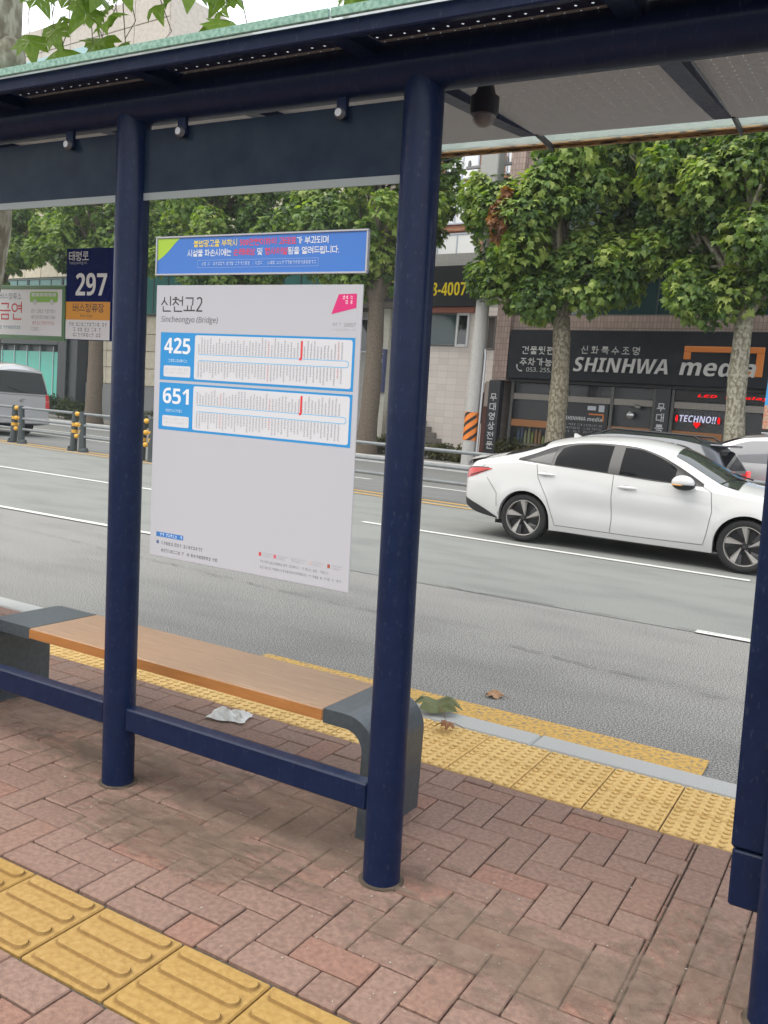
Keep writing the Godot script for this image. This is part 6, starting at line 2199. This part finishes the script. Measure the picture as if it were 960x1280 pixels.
	c.side_patch(tl, -0.90, -0.50, [-0.90, 0.875, -0.78, 0.905, -0.50, 0.918], [-0.90, 0.755, -0.82, 0.775, -0.66, 0.84, -0.50, 0.908], 0.006)
	obj("tail_light", tl, M.red_lamp, o)
	var tl2 := MB.new()
	c.side_patch(tl2, -0.90, -0.55, [-0.90, 0.89, -0.78, 0.918, -0.50, 0.928], [-0.90, 0.878, -0.78, 0.908, -0.50, 0.92], 0.005)
	c.side_patch(tl2, -0.84, -0.56, [-0.84, 0.800, -0.56, 0.898], [-0.84, 0.782, -0.56, 0.888], 0.009)
	obj("lamp_trim", tl2, M.black, o)
	var bumper := MB.new()
	c.side_patch(bumper, -0.945, -0.375, [-0.945, 0.50, -0.86, 0.475, -0.6, 0.38, -0.375, 0.275], [-0.945, 0.40, -0.7, 0.305, -0.375, 0.258], 0.004, [1.0, -1.0], 24)
	obj("bumper_trim", bumper, paint(0.02, 0.02, 0.022, 0.6), o)
	var lip := MB.new()
	var g := []
	for k in 13:
		var q := -1.0 + k / 6.0
		g.append([Vector3(-0.70, 1.098 - 0.05 * q * q, 0.66 * q), Vector3(-0.90, 1.075 - 0.075 * q * q, 0.68 * q), Vector3(-1.0 + 0.05 * q * q, 1.045 - 0.08 * q * q, 0.69 * q), Vector3(-0.955, 0.985 - 0.08 * q * q, 0.68 * q)])
	lip.grid(g, func(_p): return Vector3(-0.2, 1, 0))
	obj("boot_spoiler", lip, white, o)
	var hl := MB.new()
	c.side_patch(hl, 3.15, 3.60, [3.15, 0.78, 3.4, 0.75, 3.60, 0.64], [3.15, 0.74, 3.4, 0.60, 3.60, 0.52], 0.005)
	obj("headlight", hl, paint(0.35, 0.37, 0.4, 0.08), o)
	var fin := MB.new()
	fin.prism(PackedVector2Array([Vector2(0.0, 0), Vector2(0.16, 0), Vector2(0.03, 0.06), Vector2(0.0, 0.06)]), 0.03, Transform3D(Basis(), Vector3(0.30, 1.40, 0.015)))
	obj("antenna_fin", fin, white, o)

func suv() -> void:
	var K := 1.05
	var o := thing_far("suv", "dark grey hatchback with lit red tail lamp beyond the white sedan", "car", 4.62, ROAD + 0.012, 2.05)
	o.transform.basis = FB * Basis(Vector3.UP, PI) * Basis.from_scale(Vector3.ONE * K)
	var c := Car.new()
	c.s = {
		"x0": -0.86, "x1": 3.5, "rake": 0.62, "rake_y": 0.92,
		"top": [-0.86, 1.36, -0.80, 1.44, -0.6, 1.50, 0.2, 1.56, 1.0, 1.575, 1.6, 1.52, 2.0, 1.38, 2.5, 1.06, 3.0, 0.98, 3.3, 0.85, 3.5, 0.62],
		"edge": [-0.86, 1.30, -0.6, 1.41, 0.2, 1.48, 1.0, 1.49, 1.6, 1.43, 2.0, 1.25, 2.4, 1.0, 3.0, 0.90, 3.4, 0.72, 3.5, 0.55],
		"belt": [-0.86, 1.04, 0.0, 1.03, 1.0, 1.0, 2.0, 0.95, 2.6, 0.88, 3.2, 0.76, 3.5, 0.5],
		"low": [-0.86, 0.36, -0.5, 0.26, 0.4, 0.21, 2.5, 0.21, 3.5, 0.26],
		"w": [-0.86, 0.72, -0.80, 0.80, -0.6, 0.87, 0.0, 0.905, 2.5, 0.90, 3.1, 0.85, 3.5, 0.5],
		"wedge": [-0.86, 0.56, -0.5, 0.62, 0.5, 0.64, 1.5, 0.63, 2.3, 0.74, 3.0, 0.72, 3.5, 0.42],
	}
	c.arch = [[0.0, 0.33, 0.37], [2.62, 0.33, 0.37]]
	var grey := car_paint(0.045, 0.052, 0.065, 0.4)
	obj("body", c.body(), grey, o)
	under(o, c, 0.8)
	for x in [0.0, 2.62]:
		for side: float in [1.0, -1.0]:
			wheel(o, Vector3(x, 0.325, 0.875 * side), 0.325, 0.21, side, 1)
	for q in [[-0.58, -0.06, [-0.58, 1.20, -0.3, 1.36, -0.06, 1.40], [-0.58, 1.10, -0.06, 1.065]], [0.0, 0.78, [0.0, 1.405, 0.5, 1.43, 0.78, 1.43], [0.0, 1.06, 0.78, 1.04]], [0.86, 1.85, [0.86, 1.43, 1.4, 1.39, 1.7, 1.30, 1.85, 1.2], [0.86, 1.04, 1.85, 0.99]]]:
		var w := MB.new()
		c.side_patch(w, q[0], q[1], q[2], q[3], 0.005)
		obj("side_window", w, M.car_glass, o)
	# tailgate: glass, lamps, plate lie on the raked rear face
	var zs := [-0.52, 0.52]
	var face := func(y: float, z: float, off: float) -> Vector3: return Vector3(c.rake(-0.86, y) - off, y, z)
	var rg := MB.new()
	rg.quad(face.call(1.02, -0.60, 0.006), face.call(1.02, 0.60, 0.006), face.call(1.33, 0.46, 0.006), face.call(1.33, -0.46, 0.006), Vector3(-1, 0.4, 0))
	obj("rear_window", rg, M.car_glass, o)
	for side: float in [1.0, -1.0]:
		var tl := MB.new()
		c.side_patch(tl, -0.855, -0.52, [-0.855, 1.02, -0.52, 1.00], [-0.855, 0.84, -0.66, 0.86, -0.52, 0.96], 0.008, [side])
		tl.box(Vector3(-0.868, 0.935, 0.56 * side), Vector3(0.03, 0.16, 0.24), 0.01)
		obj("tail_light", tl, M.lamp_lit if M.has("lamp_lit") else lamp_lit(), o)
	var np := MB.new()
	np.box(Vector3(-0.872, 0.70, 0), Vector3(0.012, 0.12, 0.5), 0.003)
	obj("number_plate", np, M.white, o)
	var sp := MB.new()
	sp.box(Vector3(c.rake(-0.86, 1.40) - 0.03, 1.42, 0), Vector3(0.30, 0.035, 1.0), 0.014)
	obj("roof_spoiler", sp, grey, o)
	for side: float in [1.0, -1.0]:
		var rr := MB.new()
		rr.tube([Vector3(-0.35, 1.46, 0.60 * side), Vector3(-0.2, 1.55, 0.60 * side), Vector3(1.2, 1.575, 0.60 * side), Vector3(1.4, 1.50, 0.61 * side)], [0.015, 0.02, 0.02, 0.015], 8)
		obj("roof_rail", rr, M.black, o)
	var ws := MB.new()
	var xs := []
	for k in 11:
		xs.append(lerpf(1.65, 2.42, k / 10.0))
	c.top_patch(ws, xs, 0.06, 0.006)
	obj("windshield", ws, M.car_glass, o)

func lamp_lit() -> StandardMaterial3D:
	var m := paint(0.5, 0.02, 0.02, 0.2)
	m.emission_enabled = true
	m.emission = Color(1.0, 0.10, 0.08)
	m.emission_energy_multiplier = 0.35
	M.lamp_lit = m
	return m

func silver_car() -> void:
	var K := 1.13
	var o := thing_far("silver_car", "silver car at the right edge, partly hidden by the dark hatchback", "car", 7.1, ROAD + 0.012, 5.0)
	o.transform.basis = FB * Basis(Vector3.UP, PI) * Basis.from_scale(Vector3.ONE * K)
	var c := Car.new()
	c.s = {
		"x0": -0.9, "x1": 3.55,
		"top": [-0.9, 1.0, -0.75, 1.35, -0.5, 1.52, 0.2, 1.60, 1.2, 1.61, 1.8, 1.56, 2.2, 1.44, 2.7, 1.14, 3.1, 1.02, 3.4, 0.86, 3.55, 0.6],
		"edge": [-0.9, 0.96, -0.7, 1.25, -0.4, 1.44, 0.3, 1.52, 1.2, 1.53, 1.8, 1.48, 2.2, 1.34, 2.6, 1.09, 3.1, 0.95, 3.45, 0.75, 3.55, 0.54],
		"belt": [-0.9, 0.92, -0.5, 1.06, 0.5, 1.06, 1.5, 1.04, 2.3, 1.0, 2.8, 0.92, 3.3, 0.76, 3.55, 0.5],
		"low": [-0.9, 0.36, -0.5, 0.26, 0.4, 0.22, 2.5, 0.22, 3.55, 0.28],
		"w": [-0.9, 0.70, -0.7, 0.84, 0.0, 0.91, 2.5, 0.91, 3.1, 0.86, 3.55, 0.5],
		"wedge": [-0.9, 0.6, -0.5, 0.66, 0.5, 0.66, 1.8, 0.66, 2.5, 0.76, 3.1, 0.72, 3.55, 0.42],
	}
	c.arch = [[0.0, 0.33, 0.37], [2.70, 0.33, 0.37]]
	var silver := car_paint(0.40, 0.40, 0.42, 0.5)
	obj("body", c.body(), silver, o)
	under(o, c, 0.85)
	for x in [0.0, 2.70]:
		for side: float in [1.0, -1.0]:
			wheel(o, Vector3(x, 0.325, 0.88 * side), 0.325, 0.21, side, 1)
	var light_glass := paint(0.16, 0.165, 0.18, 0.05)
	for q in [[-0.45, 0.15, [-0.45, 1.28, -0.2, 1.42, 0.15, 1.46], [-0.45, 1.10, 0.15, 1.09], 0], [0.2, 1.05, [0.2, 1.465, 1.05, 1.475], [0.2, 1.09, 1.05, 1.075], 1], [1.12, 2.06, [1.12, 1.475, 1.7, 1.44, 2.06, 1.33], [1.12, 1.075, 2.06, 1.05], 1], [2.08, 2.42, [2.08, 1.32, 2.25, 1.24, 2.42, 1.12], [2.08, 1.05, 2.42, 1.03], 0]]:
		var w := MB.new()
		c.side_patch(w, q[0], q[1], q[2], q[3], 0.005)
		obj("side_window", w, M.car_glass if q[4] == 0 else light_glass, o)
	var ws := MB.new()
	var xs := []
	for k in 11:
		xs.append(lerpf(1.95, 2.68, k / 10.0))
	c.top_patch(ws, xs, 0.06, 0.006)
	obj("windshield", ws, M.car_glass, o)
	var tl := MB.new()
	c.side_patch(tl, -0.85, -0.6, [-0.85, 1.02, -0.6, 1.1], [-0.85, 0.86, -0.6, 0.95], 0.006)
	obj("tail_light", tl, M.red_lamp, o)

func van() -> void:
	var K := 1.17
	var o := thing_far("van", "silver van driving away at the left edge beyond the median railing", "van", -16.45 - 1.12 * K, ROAD + 0.012, 2.02)
	o.transform.basis = FB * Basis(Vector3.UP, PI) * Basis.from_scale(Vector3.ONE * K)
	var c := Car.new()
	c.s = {
		"x0": -1.12, "x1": 3.95, "rake": 0.16, "rake_y": 1.0,
		"top": [-1.12, 1.80, -1.06, 1.90, -0.8, 1.96, 0.5, 2.0, 2.0, 1.97, 2.5, 1.85, 3.2, 1.25, 3.6, 1.05, 3.95, 0.7],
		"edge": [-1.12, 1.72, -1.0, 1.80, 0.5, 1.87, 2.0, 1.84, 2.5, 1.70, 3.1, 1.18, 3.6, 0.95, 3.95, 0.6],
		"belt": [-1.12, 1.14, 0.5, 1.13, 2.0, 1.10, 2.8, 1.05, 3.5, 0.88, 3.95, 0.55],
		"low": [-1.12, 0.34, -0.5, 0.27, 0.4, 0.24, 2.8, 0.24, 3.95, 0.28],
		"w": [-1.12, 0.80, -1.08, 0.87, -0.95, 0.93, 0.0, 0.96, 3.0, 0.95, 3.6, 0.86, 3.95, 0.55],
		"wedge": [-1.12, 0.66, -0.9, 0.74, 0.5, 0.76, 2.0, 0.75, 3.0, 0.82, 3.95, 0.5],
	}
	c.arch = [[0.0, 0.34, 0.38], [2.95, 0.34, 0.38]]
	var silver := car_paint(0.46, 0.46, 0.475, 0.4)
	obj("body", c.body(), silver, o)
	under(o, c, 0.9)
	for x in [0.0, 2.95]:
		for side: float in [1.0, -1.0]:
			wheel(o, Vector3(x, 0.34, 0.90 * side), 0.34, 0.22, side, 1)
	for q in [[-0.9, 0.35, [-0.9, 1.70, 0.35, 1.74], [-0.9, 1.20, 0.35, 1.19]], [0.42, 1.5, [0.42, 1.745, 1.5, 1.745], [0.42, 1.19, 1.5, 1.17]], [1.58, 2.7, [1.58, 1.745, 2.3, 1.68, 2.7, 1.4], [1.58, 1.17, 2.7, 1.13]]]:
		var w := MB.new()
		c.side_patch(w, q[0], q[1], q[2], q[3], 0.005)
		obj("side_window", w, M.car_glass, o)
	var face := func(y: float, z: float, off: float) -> Vector3: return Vector3(c.rake(-1.12, y) - off, y, z)
	var rg := MB.new()
	var g := []
	for i in 7:
		var y := lerpf(1.17, 1.74, i / 6.0)
		var row := []
		for k in 13:
			var q := -1.0 + k / 6.0
			row.append(face.call(y, q * lerpf(0.79, 0.64, i / 6.0), 0.008 + 0.01 * (1.0 - q * q)))
		g.append(row)
	rg.grid(g, func(_p): return Vector3(-1, 0.1, 0))
	obj("rear_window", rg, paint(0.05, 0.052, 0.055, 0.05), o)
	var tg := MB.new()
	for q in [[0.52, 0.012, 0.80, 0.70], [1.12, 0.010, 0.78, 0.006]]:
		tg.box(face.call(q[0], 0, 0.004), Vector3(0.012, q[1], q[2] * 2), 0.003)
	obj("tailgate_seam", tg, paint(0.06, 0.06, 0.065, 0.5), o)
	for side: float in [1.0, -1.0]:
		var tl := MB.new()
		for q in [[0.98, 1.16], [0.76, 0.97]]:
			c.side_patch(tl, -1.118, -0.93, [-1.118, q[1], -0.93, q[1] - 0.02], [-1.118, q[0], -0.93, q[0] + 0.02], 0.012, [side])
			tl.box(face.call((q[0] + q[1]) / 2, 0.765 * side, 0.004), Vector3(0.03, q[1] - q[0], 0.09), 0.01)
		obj("tail_light", tl, M.red_lamp, o)
	var np := MB.new()
	np.box(face.call(0.76, 0.0, 0.012), Vector3(0.015, 0.13, 0.50), 0.004)
	var npo := obj("number_plate", np, M.white, o)
	var dg := MB.new()
	for k in 7:
		dg.box(face.call(0.76, 0.20 - 0.066 * k, 0.021), Vector3(0.003, 0.07, 0.03 if k != 2 else 0.05), 0.0)
	obj("digits", dg, paint(0.05, 0.05, 0.06, 0.6), npo)
	var bp := MB.new()
	bp.span(face.call(0.34, -0.84, 0.06), face.call(0.52, 0.84, -0.02), 0.03)
	obj("rear_bumper", bp, silver, o)
	# round emblem with a slanting H
	var em := MB.new()
	var ring_pts := []
	var rad := []
	for k in 25:
		ring_pts.append(face.call(0.98 + sin(TAU * k / 24) * 0.045, cos(TAU * k / 24) * 0.085, 0.014))
		rad.append(0.008)
	em.tube(ring_pts, rad, 6)
	for q in [[-0.045, 0.012], [0.045, -0.012]]:
		em.tube([face.call(0.945, q[0] + 0.012, 0.014), face.call(1.015, q[0] - 0.012, 0.014)], [0.008, 0.008], 6)
	em.tube([face.call(0.98, -0.045, 0.014), face.call(0.98, 0.045, 0.014)], [0.007, 0.007], 6)
	obj("emblem", em, M.chrome, o)
	var wp := MB.new()
	wp.tube([face.call(1.20, 0.05, 0.03), face.call(1.32, -0.42, 0.03)], [0.012, 0.007], 6)
	obj("wiper", wp, M.black, o)
